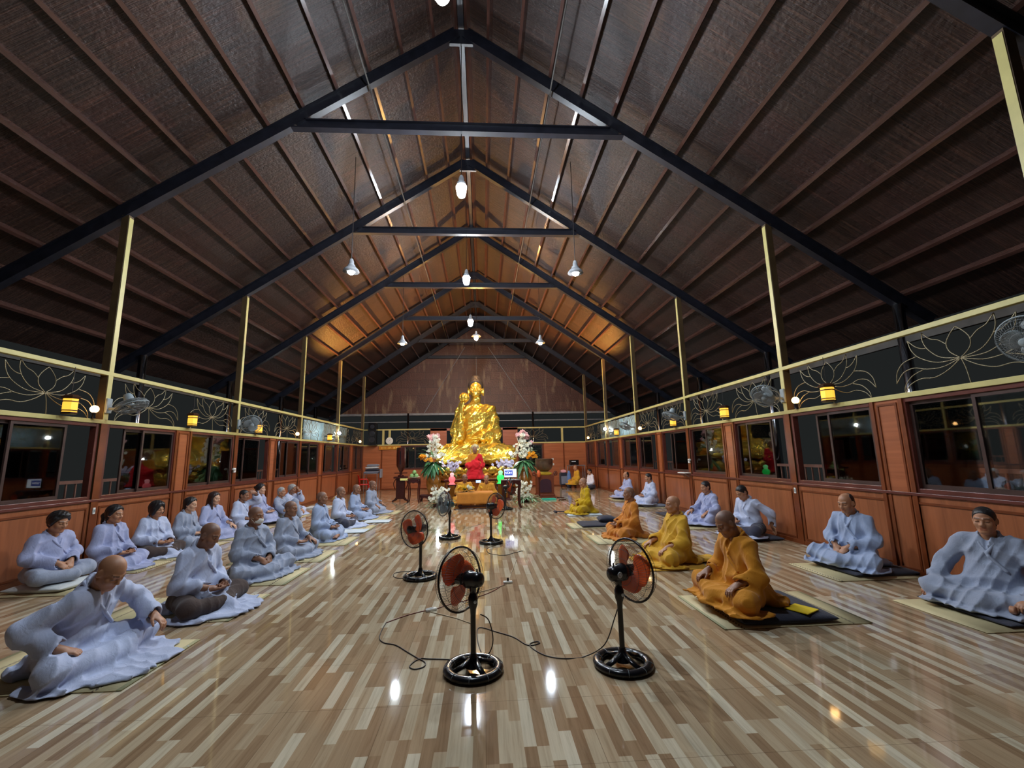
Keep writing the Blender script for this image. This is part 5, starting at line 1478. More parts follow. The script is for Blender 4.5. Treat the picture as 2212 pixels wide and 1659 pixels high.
person('dark-haired man in pale robe looking down, one arm behind his back', (4.74, 7.75), 100, 'pale', 'mid', 'crop', 'black', stub=0.8, h=MID, lean=0.18, pitch=0.5, arms=('back', 'lap'), legs='open', trousers='slate', apron=0.45, seed=43, z=0.056, group=G,
       armsdef={-1: (V3(-0.33, -0.10, 0.36), V3(-0.27, -0.14, 0.17), (0.0, -0.4, -0.9), (0, 0.4, -0.3))})
straw_mat('straw mat under the man sitting over a dark low cushion', 4.50, 9.1, 1.06, 0.86)
cushion('dark low cushion under the lilac-robed man', 4.76, 9.15, 0.5, 0.6, 0.085, MT['cushion_dark'], z=0.0105)
person('man with short black hair in lilac blue robe sitting upright by the wall', (4.74, 9.2), 98, 'lilac', 'mid', 'crop', 'black', stub=0.6, h=MID, lean=0.06, pitch=0.18, arms='knee', apron=0.5, seed=44, z=0.05, group=G, ht=0.95)
cushion('empty flat dark cushion by the wall on the men side', 4.66, 10.72, 0.74, 0.8, 0.045, MT['cushion_dark'], z=0.001)
straw_mat('straw mat under the man on a plump grey cushion', 4.60, 12.55, 0.96, 0.8)
cushion('plump grey cushion under the second-last man by the wall', 4.76, 12.55, 0.66, 0.62, 0.075, MT['cushion_grey'], z=0.0105)
person('man in pale robe on a plump grey cushion, second-last along the wall', (4.80, 12.6), 95, 'pale', 'mid', 'crop', 'black', stub=0.6, h=FAR, lean=0.06, pitch=0.12, arms='lap', apron=0.5, seed=45, z=0.084, group=G, ht=0.95)
straw_mat('straw mat under the farthest grey-robed man', 4.66, 14.7, 0.92, 0.84)
cushion('dark cushion under the farthest grey-robed man', 4.82, 14.75, 0.6, 0.6, 0.06, MT['cushion_dark'], z=0.0105)
person('farthest man in the row along the wall, lilac robe and thinning hair', (4.86, 14.8), 95, 'lilac', 'mid', 'bald', 'black', h=FAR, lean=0.06, pitch=0.05, arms='lap', apron=0.45, seed=46, z=0.07, group=G, ht=0.92)
# two by the metal stand
t = thing('low_stool', 'low wooden stool under the yellow-robed person by the metal stand', 'stool', (4.35, 20.2, 0), 0)
MB().box((-0.2, -0.17, 0.13), (0.2, 0.17, 0.16)).build('seat', MT['mould'], t, bevel=0.006)
for a in (-0.16, 0.16):
    for b in (-0.13, 0.13): MB().box((a - 0.02, b - 0.02, 0), (a + 0.02, b + 0.02, 0.13)).build('leg', MT['mould'], t)
person('distant person in yellow robe sitting by the metal stand', (4.30, 20.2), 95, 'mustard', 'mid', None, stub=0.5, h=FAR, lean=0.08, pitch=0.2, arms='lap', apron=0.3, seed=51, z=0.162, group='two people by the metal stand')
person('distant person in white shirt and black trousers by the wall', (4.72, 19.4), 100, 'white', 'mid', 'crop', 'black', h=FAR, lean=0.05, pitch=0.1, arms='lap', legs='open', trousers='slate', apron=0, seed=52, z=0.002, group='two people by the metal stand')
# the two monks behind the low table
G = 'monks behind the low table'
person('shaved monk behind the yellow flowers, glancing aside', (-0.60, 14.45), 172, 'saffron', 'dark', None, stub=0.7, h=MID, lean=0.0, pitch=0.0, yaw=0.5, arms='lap', apron=0.1, spread=0.7, seed=61, z=0.07, group=G)
person('shaved monk facing the hall behind the bare end of the low table', (0.10, 14.45), 178, 'saffron', 'mid', None, stub=0.4, h=MID, lean=0.02, pitch=0.05, arms='clasp', apron=0.1, spread=0.7, seed=62, z=0.03, group=G)
# ================================================================ golden statue and the altar end of the hall
def gold(name, c, rough):
    m, nt, b = nodes_of(name)
    tc = N(nt, 'ShaderNodeTexCoord')
    ns = N(nt, 'ShaderNodeTexNoise', i_Scale=1.3, i_Detail=3.0); L(nt, tc.outputs['Object'], ns.inputs['Vector'])
    L(nt, ramp(nt, ns.outputs[0], [(0.3, tuple(x * 0.85 for x in c[:3]) + (1,)), (0.7, c)]), b.inputs['Base Color'])
    b.inputs['Metallic'].default_value = 0.82; b.inputs['Roughness'].default_value = rough
    n2 = N(nt, 'ShaderNodeTexNoise', i_Scale=4.5, i_Detail=3.0, i_Distortion=0.6); L(nt, tc.outputs['Object'], n2.inputs['Vector'])
    bp = N(nt, 'ShaderNodeBump', i_Strength=0.1, i_Distance=0.05); L(nt, n2.outputs[0], bp.inputs['Height']); L(nt, bp.outputs[0], b.inputs['Normal'])
    return m
MT['gold'] = gold('polished gold leaf', srgb(252, 216, 96), 0.24)
MT['gold_brown'] = gold('brown gilded wood', srgb(190, 128, 56), 0.3)
MT['statue_hair'] = mat('charcoal statue hair', srgb(34, 34, 42), 0.6, bump=0.6, bscale=9)
MT['dark_wood'] = mat('dark red lacquered wood', srgb(62, 24, 20), 0.25, stretch=(2, 2, 10))
MT['altar_wood'] = mat('dark red altar wood', srgb(92, 34, 26), 0.25, stretch=(1, 2, 10))

BX, BY = -0.29, 18.75
t = thing('golden_statue', 'huge golden seated statue holding a lotus bud, at the far end of the hall', 'statue', (BX, BY, 0), PI)
s = SDF()
s.add(ell((0, 0.0, 2.72), (0.70, 0.50, 0.95)))
s.add(ell((0, 0.03, 3.16), (0.68, 0.44, 0.50)), 0.15)
s.add(cap((-0.50, 0, 3.44), (0.50, 0, 3.44), 0.23), 0.18)
s.add(cap((0, 0.02, 3.6), (0, 0.07, 4.12), 0.24, 0.2), 0.12)
s.add(cap((-0.66, 0, 3.38), (-0.80, 0.12, 2.50), 0.23, 0.25), 0.12); s.add(cap((-0.80, 0.12, 2.50), (-0.22, 0.75, 2.22), 0.25, 0.15), 0.1)
s.add(cap((-0.80, 0.15, 2.45), (-0.86, 0.25, 1.95), 0.2, 0.14), 0.15); s.add(cap((-0.6, 0.5, 2.3), (-0.75, 0.6, 1.95), 0.16, 0.14), 0.12)
s.add(cap((0.66, 0, 3.38), (0.82, 0.22, 2.52), 0.23, 0.24), 0.12); s.add(cap((0.82, 0.22, 2.52), (0.62, 0.56, 3.22), 0.23, 0.13), 0.1)
s.add(cap((0.64, 0.56, 3.1), (0.66, 0.60, 2.2), 0.13, 0.17), 0.1); s.add(cap((0.82, 0.22, 2.5), (0.86, 0.3, 1.95), 0.2, 0.14), 0.15)
for q in (-1, 1):
    s.add(cap((q * 0.45, 0, 1.82), (q * 1.34, 0.62, 1.68), 0.36, 0.27), 0.15)
    s.add(cap((q * 1.32, 0.72, 1.66), (-q * 0.2, 1.02, 1.76), 0.26, 0.19), 0.12)
s.add(ell((0, 0.55, 1.7), (1.25, 0.6, 0.30)), 0.15)
s.add(ell((0, 0.55, 1.36), (1.66, 0.94, 0.30)), 0.12)
fd = folds(0.05, 3, fz=14.0, k1=24.0, k2=20.0)
fd2 = folds(0.017, 9, fz=16.0, k1=26.0, k2=14.0)
s.displace(lambda P: fd(P / 3.1) + fd2(P / 1.35))
s.keep(half((0, 0, -1), -1.12), 0.02)
P0 = surface(s, V3(-1.9, -0.8, 1.05), V3(1.9, 1.7, 4.0), 0.028)
hs = head_sdf(); K = V3(3.9, 3.6, 3.35); HC = V3(0, 0.10, 4.385)
hd = SDF(); hd.ops.append(('+', lambda P: hs((P - HC) / K) * 3.35, 0))
for q in (-1, 1): hd.add(ell(HC + V3(q * 0.082, -0.012, -0.05) * K, V3(0.012, 0.017, 0.052) * K), 0.03)
hd.add(cap((0, 0.04, 3.7), (0, 0.09, 4.2), 0.22, 0.19), 0.05)
P1 = surface(hd, HC - 0.62, HC + 0.62, 0.022)
def swap(nm, parts, m, par): return mesh_np(nm, parts, m, par)
swap('body', [P0, P1], MT['gold'], t)
hr = SDF(); hr.add(ell((0, -0.012, 0.040), (0.084, 0.103, 0.100))); hr.add(ell((0, -0.02, 0.136), (0.052, 0.056, 0.040)), 0.03)
hr.displace(lambda P: -0.0022 * np.sin(P[:, 0] * 230) * np.sin(P[:, 2] * 230 + P[:, 1] * 120))
hr.keep(half((0, 0.84, -0.54), 0.027), 0.004); hr.keep(half((0, 0, -1), 0.05), 0.01)
hw = SDF(); hw.ops.append(('+', lambda P: hr((P - HC) / K) * 3.35, 0))
swap('hair', [surface(hw, HC - 0.62, HC + 0.75, 0.024)], MT['statue_hair'], t)
for q, w, f, n in ((1, V3(0.18, 0.165, 1.0), (-0.15, 0.2, 1), (-0.5, -0.6, 0)), (-1, V3(-0.07, 0.22, 0.655), (0.9, 0.1, -0.05), (0, 0.1, 1))):
    h_, (a, b) = hand_sdf(w, f, n, q, 0.7 if q > 0 else 0.15)
    hh = SDF(); hh.ops.append(('+', lambda P, h_=h_: h_(P / 3.4) * 3.4, 0))
    swap('hand', [surface(hh, a * 3.4, b * 3.4, 0.026)], MT['gold'], t)
st = MB().tube(bez([(0.58, 0.66, 2.9), (0.56, 0.70, 3.3), (0.52, 0.70, 3.6), (0.48, 0.66, 3.78)], 5), 0.032, 8).build('lotus_stem', MT['gold'], t, smooth=True)
mb = MB()
for ring, (n, r, h, op) in enumerate(((7, 0.17, 0.36, 0.06), (7, 0.19, 0.32, 0.16), (5, 0.12, 0.38, 0.0))):
    for k in range(n):
        a = 2 * PI * (k + 0.5 * (ring % 2)) / n
        vs = []; fs = []
        for i in range(7):
            u = i / 6
            rr = r * math.sin(PI * min(1, 0.15 + u * 0.75)) + op * u * u * 0.5
            w = 0.2 * math.sin(PI * min(0.999, 0.12 + 0.88 * u)) + 0.002
            for v in (-1, 0, 1):
                b = a + v * w / max(rr, 0.05) * 0.5
                q = rr + (0 if v else 0.015)
                vs.append((0.48 + q * math.cos(b), 0.64 + q * math.sin(b), 3.74 + h * u))
        for i in range(6):
            for v in range(2): c = i * 3 + v; fs.append((c, c + 1, c + 4, c + 3))
        mb.add(vs, fs)
mb.build('lotus_bud', MT['gold'], st, smooth=True, solid=0.02)

# lotus pedestal under the statue
t = thing('lotus_pedestal', 'brown gilded lotus pedestal under the huge golden statue', 'pedestal', (BX, BY - 0.5, 0), 0)
def petal_row(name, z, r0, h, n, flip, ry, m):
    mb = MB()
    for k in range(n):
        a = 2 * PI * (k + (0.5 if flip else 0)) / n
        vs = []; fs = []
        wid = 2 * PI * r0 / n * 0.56
        for i in range(8):
            u = i / 7
            bul = 0.16 * math.sin(PI * u * 0.9) + 0.06 * u
            w = wid * (1 - (u ** 3)) ** 0.6 if u < 1 else 0.004
            for v in (-1, -0.5, 0, 0.5, 1):
                b = a + v * w / r0
                rr = r0 + bul * (1 - 0.45 * v * v) - 0.05 * (1 - u)
                vs.append((rr * math.cos(b), rr * math.sin(b) * ry, z + (h * u if flip < 2 else -h * u)))
        for i in range(7):
            for v in range(4): c = i * 5 + v; fs.append((c, c + 1, c + 6, c + 5))
        mb.add(vs, fs)
    return mb.build(name, m, t, smooth=True, solid=0.03)
MB().lathe([(0.0, 0.0), (1.62, 0.0), (1.62, 0.22), (1.45, 0.28), (1.42, 0.9), (1.5, 1.10), (0, 1.112)], 48, M=Matrix.Scale(0.62, 4, (0, 1, 0))).build('base', MT['altar_wood'], t, smooth=40)
petal_row('upper_petal_row', 0.78, 1.50, 0.34, 22, 0, 0.66, MT['gold'])
petal_row('middle_petal_row', 0.54, 1.46, 0.34, 22, 1, 0.66, MT['gold_brown'])
petal_row('lower_petal_row', 0.54, 1.46, 0.32, 20, 2, 0.66, MT['gold_brown'])

# long red altar in front of the pedestal
def carved_table(name, label, cat, x0, x1, y0, y1, z, m, leg=0.07, apron=0.12, group=None):
    t = thing(name, label, cat, ((x0 + x1) / 2, (y0 + y1) / 2, 0), 0, group)
    w, d = (x1 - x0) / 2, (y1 - y0) / 2
    MB().box((-w, -d, z - 0.035), (w, d, z)).build('top', m, t, bevel=0.012)
    ap = MB()
    n = 8
    for ys in (-d + 0.02, d - 0.02):
        vs = []; fs = []
        for i in range(n + 1):
            u = i / n
            zz = z - 0.035 - apron * (0.55 + 0.45 * abs(math.cos(PI * u * 2)))
            xx = -w + 0.05 + (2 * w - 0.1) * u
            vs += [(xx, ys - 0.012, zz), (xx, ys - 0.012, z - 0.036), (xx, ys + 0.012, zz), (xx, ys + 0.012, z - 0.036)]
        for i in range(n):
            a = i * 4; fs += [(a, a + 4, a + 5, a + 1), (a + 2, a + 3, a + 7, a + 6), (a, a + 2, a + 6, a + 4), (a + 1, a + 5, a + 7, a + 3)]
        ap.add(vs, fs)
    ap.build('apron', m, t)
    for sx in (-1, 1):
        for sy in (-1, 1):
            px, py = sx * (w - leg / 2 - 0.01), sy * (d - leg / 2 - 0.01)
            MB().tube(bez([(px, py, z - 0.036), (px + sx * 0.012, py + sy * 0.008, z * 0.8), (px - sx * 0.01, py, z * 0.45), (px, py, z * 0.15), (px + sx * 0.03, py + sy * 0.01, 0.0)], 4), [leg * 0.5] * 5 + [leg * 0.38] * 8 + [leg * 0.42] * 4, 10).build('leg', m, t, smooth=True)
    return t
def altar_box(name, label, x0, x1, y0, y1, z, m):
    t = thing(name, label, 'altar', ((x0 + x1) / 2, (y0 + y1) / 2, 0), 0)
    w, d = (x1 - x0) / 2, (y1 - y0) / 2
    MB().box((-w + 0.05, -d + 0.05, 0.05), (w - 0.05, d - 0.05, z - 0.05)).build('body', m, t)
    MB().box((-w, -d, z - 0.05), (w, d, z)).build('top', m, t, bevel=0.01)
    MB().box((-w, -d, 0), (w, d, 0.05)).build('plinth', m, t, bevel=0.01)
    n = max(3, int((x1 - x0) / 0.4))
    for i in range(n):
        a = -w + 0.09 + (2 * w - 0.18) * i / n; b = -w + 0.09 + (2 * w - 0.18) * (i + 1) / n - 0.03
        MB().box((a, -d + 0.035, 0.09), (b, -d + 0.0495, z - 0.09)).build('carved_panel', MT['gold_brown'], t, bevel=0.012)
    return t
altar_box('altar', 'long dark red altar behind the two monks, carrying the red-robed statue', -1.35, 0.95, 15.35, 16.1, 0.73, MT['altar_wood'])

# red-robed statue
t = thing('robed_statue', 'seated statue in scarlet robe over yellow garment with a pale flame crown', 'statue', (-0.29, 15.72, 0.732), PI)
a_ = SDF()
a_.add(ell((0, 0, 0.66), (0.17, 0.12, 0.22))); a_.add(cap((-0.13, 0, 0.80), (0.13, 0, 0.80), 0.065), 0.06)
for q in (-1, 1): a_.add(cap((q * 0.17, 0, 0.78), (q * 0.25, 0.05, 0.55), 0.065, 0.08), 0.04); a_.add(cap((q * 0.25, 0.05, 0.55), (q * 0.08, 0.2, 0.48), 0.08, 0.06), 0.04)
a_.displace(folds(0.009, 5))
mesh_np('yellow_garment', [surface(a_, V3(-0.4, -0.25, 0.35), V3(0.4, 0.35, 0.92), 0.013)], ROBE['ochre'], t)
r_ = SDF()
r_.add(cap((0, 0.08, 0.40), (0, 0.12, 0.02), 0.24, 0.33)); r_.add(ell((0, 0.14, 0.42), (0.30, 0.2, 0.12)), 0.08); r_.add(ell((0, 0.15, 0.0), (0.42, 0.26, 0.10)), 0.08)
r_.add(cap((-0.17, 0.03, 0.77), (-0.25, 0.08, 0.45), 0.075, 0.11), 0.04); r_.add(cap((-0.14, 0.06, 0.79), (0.02, 0.16, 0.55), 0.05, 0.07), 0.04); r_.add(cap((0.25, 0.12, 0.46), (-0.1, 0.22, 0.52), 0.09, 0.08), 0.05)
r_.displace(folds(0.016, 8, k1=20, k2=24)); r_.keep(half((0, 0, -1), 0.0))
mesh_np('scarlet_robe', [surface(r_, V3(-0.5, -0.35, -0.02), V3(0.5, 0.5, 0.95), 0.014)], ROBE['red'], t)
hs2 = head_sdf(); hc2 = V3(0, 0.03, 1.0)
hq = SDF(); hq.ops.append(('+', lambda P: hs2(P - hc2), 0)); hq.add(cap((0, 0, 0.8), (0, 0.01, 0.95), 0.055, 0.05), 0.02)
v = surface(hq, V3(-0.14, -0.15, 0.76), V3(0.14, 0.2, 1.16), 0.0075)
mesh_np('head', [v], SKIN['dark'], t, [head_tone(v[0] - hc2, 0.2)])
cr = MB()
for k in range(7):
    a = (k - 3) * 0.42
    cr.leaf((0.085 * math.sin(a), -0.01 + 0.05 * math.cos(a), 1.04), (0.5 * math.sin(a), -0.1, 1), 0.16 - 0.018 * abs(k - 3), 0.07, 0.0, 5, up=(0, -1, 0))
MT['crown'] = mat('pale silver gilt crown', srgb(226, 206, 160), 0.3, metal=0.6)
cr.build('flame_crown', MT['crown'], t, smooth=True, solid=0.008)
cr2 = MB(); n = 26
for k in range(n):
    a = 2 * PI * k / n
    cr2.beam((0.15 * math.cos(a), -0.10, 0.98 + 0.19 * math.sin(a)), (0.19 * math.cos(a), -0.10, 0.98 + 0.235 * math.sin(a)), 0.02, 0.012, (0, 1, 0))
cr2.tube([(0.15 * math.cos(2 * PI * k / n), -0.10, 0.98 + 0.19 * math.sin(2 * PI * k / n)) for k in range(n)], 0.012, 6, closed=True)
cr2.build('halo', MT['crown'], t, smooth=30)

# small lit sign on the altar edge
t = thing('altar_sign', 'small lit blue and white sign on the altar edge below the red robe', 'sign', (-0.17, 15.30, 0.60), 0)
MB().box((-0.09, 0, 0), (0.09, 0.03, 0.10)).build('case', MT['black_plastic'], t)
MB().box((-0.085, -0.003, 0.005), (0.085, -0.0005, 0.095)).build('face', glow('pale blue sign face', (0.4, 0.55, 1.0), 0.8), t)
lm_ = MB()
for k, (a, b) in enumerate(((-0.06, 0.03), (-0.03, 0.05), (0.0, 0.035), (0.03, 0.055))): lm_.box((a, -0.006, 0.03), (a + 0.018, -0.0035, 0.03 + b))
lm_.build('lettering', glow('white sign lettering', (1, 1, 1), 1.5), t)

# glowing pagoda lamps on little dark stands
def pagoda_lamp(label, x, y, z, col, s_, sc):
    t = thing('pagoda_lamp', label, 'lamp', (x, y, z), 0, 'glowing coloured altar lamps')
    g = glow(label[:22] + ' glass', col, s_)
    MB().lathe([(0.0, 0.0), (0.115, 0.0), (0.10, 0.02), (0.07, 0.05), (0.062, 0.07)], 20).build('foot', g, t, smooth=True)
    MB().lathe([(0.062, 0.07), (0.09, 0.11), (0.105, 0.17), (0.095, 0.22), (0.06, 0.255)], 20, wob=lambda a, z_: 1 + 0.05 * math.cos(10 * a)).build('body', g, t, smooth=True)
    MB().lathe([(0.06, 0.255), (0.05, 0.28), (0.062, 0.30), (0.068, 0.33), (0.058, 0.36), (0.03, 0.38), (0.0, 0.385)], 20).build('finial', glow(label[:22] + ' top', tuple(0.25 + 0.75 * c for c in col), s_ * 1.3), t, smooth=True)
    t.scale = (sc, sc, sc)
    q = thing('lamp_stand', 'small dark stand under the %s lamp' % label.split()[0], 'stand', (x, y, 0), 0)
    MB().box((-0.16, -0.15, z - 0.035), (0.16, 0.15, z - 0.001)).build('top', MT['dark_wood'], q, bevel=0.008)
    for a in (-0.12, 0.12):
        for b in (-0.11, 0.11): MB().tube([(a, b, z - 0.036), (a * 0.9, b * 0.9, z * 0.5), (a * 1.15, b * 1.15, 0)], 0.022, 8).build('leg', MT['dark_wood'], q, smooth=True)
pagoda_lamp('pink glowing pagoda-shaped lamp beside the yellow flowers', -1.03, 14.8, 0.60, (1.0, 0.16, 0.18), 0.75, 1.0)
pagoda_lamp('green glowing pagoda-shaped lamp beside the monitor', 0.57, 14.8, 0.60, (0.03, 1.0, 0.14), 0.75, 1.1)

# low cloth-covered table
t = thing('low_table', 'low table under a saffron cloth in front of the two monks', 'table', (-0.24, 13.45, 0), 0)
MB().box((-0.50, -0.32, 0.40), (0.50, 0.32, 0.43)).build('tabletop', MT['dark_wood'], t)
for sx in (-0.44, 0.44):
    for sy in (-0.26, 0.26): MB().box((sx - 0.03, sy - 0.03, 0), (sx + 0.03, sy + 0.03, 0.40)).build('leg', MT['dark_wood'], t)
MB().box((-0.50, -0.30, 0.02), (0.50, -0.24, 0.07)).build('stretcher', MT['dark_wood'], t)
MT['saffron_cloth'] = cloth('saffron table cloth', srgb(206, 132, 52))
mb = MB(); vs = []; fs = []
nx, ny = 44, 26
for i in range(nx + 1):
    for j in range(ny + 1):
        u, v = (i / nx * 2 - 1) * 0.80, (j / ny * 2 - 1) * 0.64
        x = max(-0.515, min(0.515, u)); y = max(-0.335, min(0.335, v))
        dx, dy = abs(u) - abs(x), abs(v) - abs(y)
        drop = max(dx, dy)
        wv = 0.018 * math.sin(22 * u + 1.0) * (drop / 0.3) if dy > dx else 0.018 * math.sin(22 * v) * (drop / 0.3)
        if dy > dx: y += math.copysign(0.004 + 0.03 * drop + wv, v)
        elif dx > 0: x += math.copysign(0.004 + 0.03 * drop + wv, u)
        vs.append((x, y, 0.4345 - drop * 1.06))
for i in range(nx):
    for j in range(ny): a = i * (ny + 1) + j; fs.append((a, a + ny + 1, a + ny + 2, a + 1))
o = mb.add(vs, fs).build('tablecloth', MT['saffron_cloth'], smooth=True, solid=0.004); o.location = (-0.24, 13.45, 0)
props(o, 'saffron cloth draped over the low table of the two monks', 'tablecloth')
o = MB().box((-0.62, -0.36, 0), (0.62, 0.42, 0.02)).build('base_board', MT['dark_wood'], bevel=0.005); o.location = (-0.24, 13.4, 0); o.name = 'low_platform'; props(o, 'dark board under the saffron-covered low table', 'platform')
for ob in t.children: ob.location.z += 0.0
t.location.z = 0.0205; o2 = bpy.data.objects['tablecloth']; o2.location.z = 0.0205

# flowers
MT['leaf'] = mat('green leaf', srgb(64, 116, 70), 0.45, var=0.3, scale=3)
MT['leaf_pale'] = mat('pale green leaf', srgb(150, 184, 140), 0.45, var=0.2, scale=3)
MT['petal_white'] = mat('creamy white petal', srgb(232, 228, 206), 0.6, var=0.05)
MT['petal_pink'] = mat('pale pink petal', srgb(222, 172, 170), 0.6, var=0.1)
MT['petal_orange'] = mat('orange rose petal', srgb(240, 160, 20), 0.6, var=0.1)
MT['petal_yellow'] = mat('yellow petal', srgb(226, 172, 14), 0.6, var=0.1)
MT['petal_lilac'] = mat('white lilac orchid petal', srgb(220, 214, 236), 0.5, var=0.05)
def bloom(mb, c, r, rnd, n=5, cup=0.3):
    ax = Vector((rnd.uniform(-0.7, 0.7), rnd.uniform(-1.0, -0.3), rnd.uniform(-0.1, 0.8))).normalized()
    sd = ax.orthogonal().normalized(); up = ax.cross(sd)
    for k in range(n):
        a = 2 * PI * k / n + rnd.uniform(0, 0.5)
        d = sd * math.cos(a) + up * math.sin(a)
        mb.leaf(Vector(c), (d + ax * cup), r, r * 0.9, -0.1, 4, up=ax, fold=0.3)
def rose(mb, c, r, rnd):
    mb.ball(c, (r * 0.55, r * 0.55, r * 0.6), 8, 6)
    for q in range(2): bloom(mb, c, r * (0.9 + 0.25 * q), rnd, 5, 0.9 - 0.5 * q)
def foliage(mb, c, n, r, rnd, wid=0.07, up=0.2, dr=0.5, front=True):
    for k in range(n):
        a = rnd.uniform(0, 2 * PI)
        d = Vector((math.cos(a), math.sin(a) * 0.8, rnd.uniform(up - 0.5, up + 0.5)))
        mb.leaf(Vector(c) + d * 0.05, d, r * rnd.uniform(0.7, 1.15), wid * rnd.uniform(0.7, 1.3), dr * rnd.uniform(0.5, 1.2), 6)
def big_arrangement(label, x, y, mir, seed):
    rnd = random.Random(seed)
    t = thing('flower_arrangement', label, 'flowers', (x, y, 1.0), 0, 'tall flower arrangements in the two urns')
    f = MB(); foliage(f, (0, 0, 0.25), 34, 0.55, rnd, 0.13, 0.0, 0.7)
    for k in range(12):
        a = rnd.uniform(PI, 2 * PI); d = Vector((0.6 * math.cos(a), 0.5 * math.sin(a), -0.45)); f.leaf((0.1 * math.cos(a), 0.1 * math.sin(a), 0.3), d, 0.48, 0.13, 0.35, 6)
    f.build('foliage', MT['leaf'], t, smooth=True, solid=0.003)
    p = MB()
    for k in range(9):
        d = Vector((-mir * rnd.uniform(0.2, 1.0), -0.2, rnd.uniform(0.0, 0.7))); p.leaf((0, 0, 0.5), d, rnd.uniform(0.5, 0.72), 0.13, 0.35, 7)
    p.build('pale_foliage', MT['leaf_pale'], t, smooth=True, solid=0.003)
    w = MB()
    for k in range(90):
        u = rnd.random()
        bloom(w, (rnd.gauss(mir * 0.06, 0.20 * (1.15 - u)), rnd.uniform(-0.28, -0.02), 0.45 + u * 0.85), rnd.uniform(0.05, 0.085), rnd)
    for k in range(10):
        d = Vector((rnd.uniform(-0.4, 0.4), -0.1, 1)); w.leaf((rnd.uniform(-0.1, 0.1), -0.05, 0.7), d, rnd.uniform(0.4, 0.7), 0.025, 0.05, 5)
    w.build('white_blooms', MT['petal_white'], t, smooth=True, solid=0.003)
    k_ = MB()
    for k in range(18): rose(k_, (rnd.gauss(-mir * 0.02, 0.12), rnd.uniform(-0.15, 0.05), 1.22 + rnd.gauss(0, 0.09)), 0.085, rnd)
    k_.build('pink_blooms', MT['petal_pink'], t, smooth=True, solid=0.003)
    o_ = MB()
    for k in range(9): rose(o_, (-mir * 0.30 + rnd.gauss(0, 0.13), -0.3 + rnd.gauss(0, 0.04), 0.46 + rnd.gauss(0, 0.06)), 0.075, rnd)
    o_.build('orange_roses', MT['petal_orange'], t, smooth=True, solid=0.003)
def urn(label, x, y):
    t = thing('floor_urn', label, 'urn', (x, y, 0), 0, 'tall brown gilded urns beside the statue')
    MT.setdefault('urn', mat('brown gold glaze', srgb(150, 96, 36), 0.25, var=0.3, scale=5))
    MB().lathe([(0.0, 0.10), (0.17, 0.10), (0.18, 0.14), (0.23, 0.30), (0.27, 0.52), (0.26, 0.70), (0.18, 0.86), (0.15, 0.95), (0.19, 1.0), (0.15, 0.985), (0.12, 0.93), (0.0, 0.90)], 28, wob=lambda a, z: 1 + 0.015 * math.sin(9 * a + 14 * z)).build('vase', MT['urn'], t, smooth=True)
    MB().lathe([(0.0, 0), (0.24, 0), (0.24, 0.05), (0.20, 0.07), (0.20, 0.098), (0, 0.099)], 8).build('plinth', MT['dark_wood'], t, smooth=30)
urn('tall brown gilded urn with flowers, beside the fruit table', -1.86, 16.85); urn('tall brown gilded urn with flowers, beside the bronze bowl bell', 1.56, 16.85)
big_arrangement('tall white, pink and orange flower arrangement beside the fruit table', -1.86, 16.85, 1, 3)
big_arrangement('tall white, pink and orange flower arrangement beside the bronze bowl bell', 1.56, 16.85, -1, 5)
def floor_flowers(label, x, y, seed, h, blades):
    rnd = random.Random(seed)
    t = thing('orchid_arrangement', label, 'flowers', (x, y, 0.0), 0, 'white orchid arrangements on the floor')
    MB().lathe([(0, 0), (0.14, 0), (0.17, 0.09), (0.15, 0.1), (0, 0.09)], 16).build('bowl', MT['dark_wood'], t, smooth=40)
    f = MB(); foliage(f, (0, 0, 0.1), blades, 0.45, rnd, 0.035, 0.35, 0.55); foliage(f, (0.25, 0.05, 0.1), blades // 2, 0.4, rnd, 0.06, 0.3, 0.6)
    f.build('foliage', MT['leaf_pale'], t, smooth=True, solid=0.002)
    w = MB()
    for k in range(56): u = rnd.random(); bloom(w, (rnd.gauss(0.0, 0.13), rnd.uniform(-0.2, 0.05), 0.14 + u * h), rnd.uniform(0.05, 0.085), rnd)
    for k in range(5): w.leaf((rnd.uniform(-0.1, 0.1), 0, 0.3), (rnd.uniform(-0.5, 0.4), 0, 1), h * rnd.uniform(0.8, 1.1), 0.03, 0.05, 5)
    w.build('white_orchids', MT['petal_white'], t, smooth=True, solid=0.002)
floor_flowers('white orchid arrangement beside the low table, behind the blue-bladed fan', -1.38, 13.8, 9, 0.42, 30)
floor_flowers('white orchid arrangement with long grassy leaves in front of the bronze bowl bell', 1.30, 14.6, 12, 0.52, 70)
rnd = random.Random(4)
t = thing('table_flowers', 'yellow flowers with one white bloom cluster on the low table', 'flowers', (-0.52, 13.36, 0.458), 0)
f = MB(); foliage(f, (0, 0, 0.03), 22, 0.28, rnd, 0.05, 0.15, 0.3)
for v_ in f.v: pass
f.v = [(a, b, max(0.004, c)) for a, b, c in f.v]
f.build('foliage', MT['leaf'], t, smooth=True, solid=0.002)
y_ = MB()
for k in range(26): rose(y_, (rnd.gauss(-0.05, 0.14), rnd.gauss(0, 0.06), 0.09 + abs(rnd.gauss(0, 0.05))), 0.05, rnd)
y_.build('yellow_blooms', MT['petal_yellow'], t, smooth=True, solid=0.002)
w_ = MB()
for k in range(8): rose(w_, (0.10 + rnd.gauss(0, 0.05), -0.08 + rnd.gauss(0, 0.03), 0.13 + rnd.gauss(0, 0.03)), 0.05, rnd)
w_.build('white_blooms', MT['petal_white'], t, smooth=True, solid=0.002)
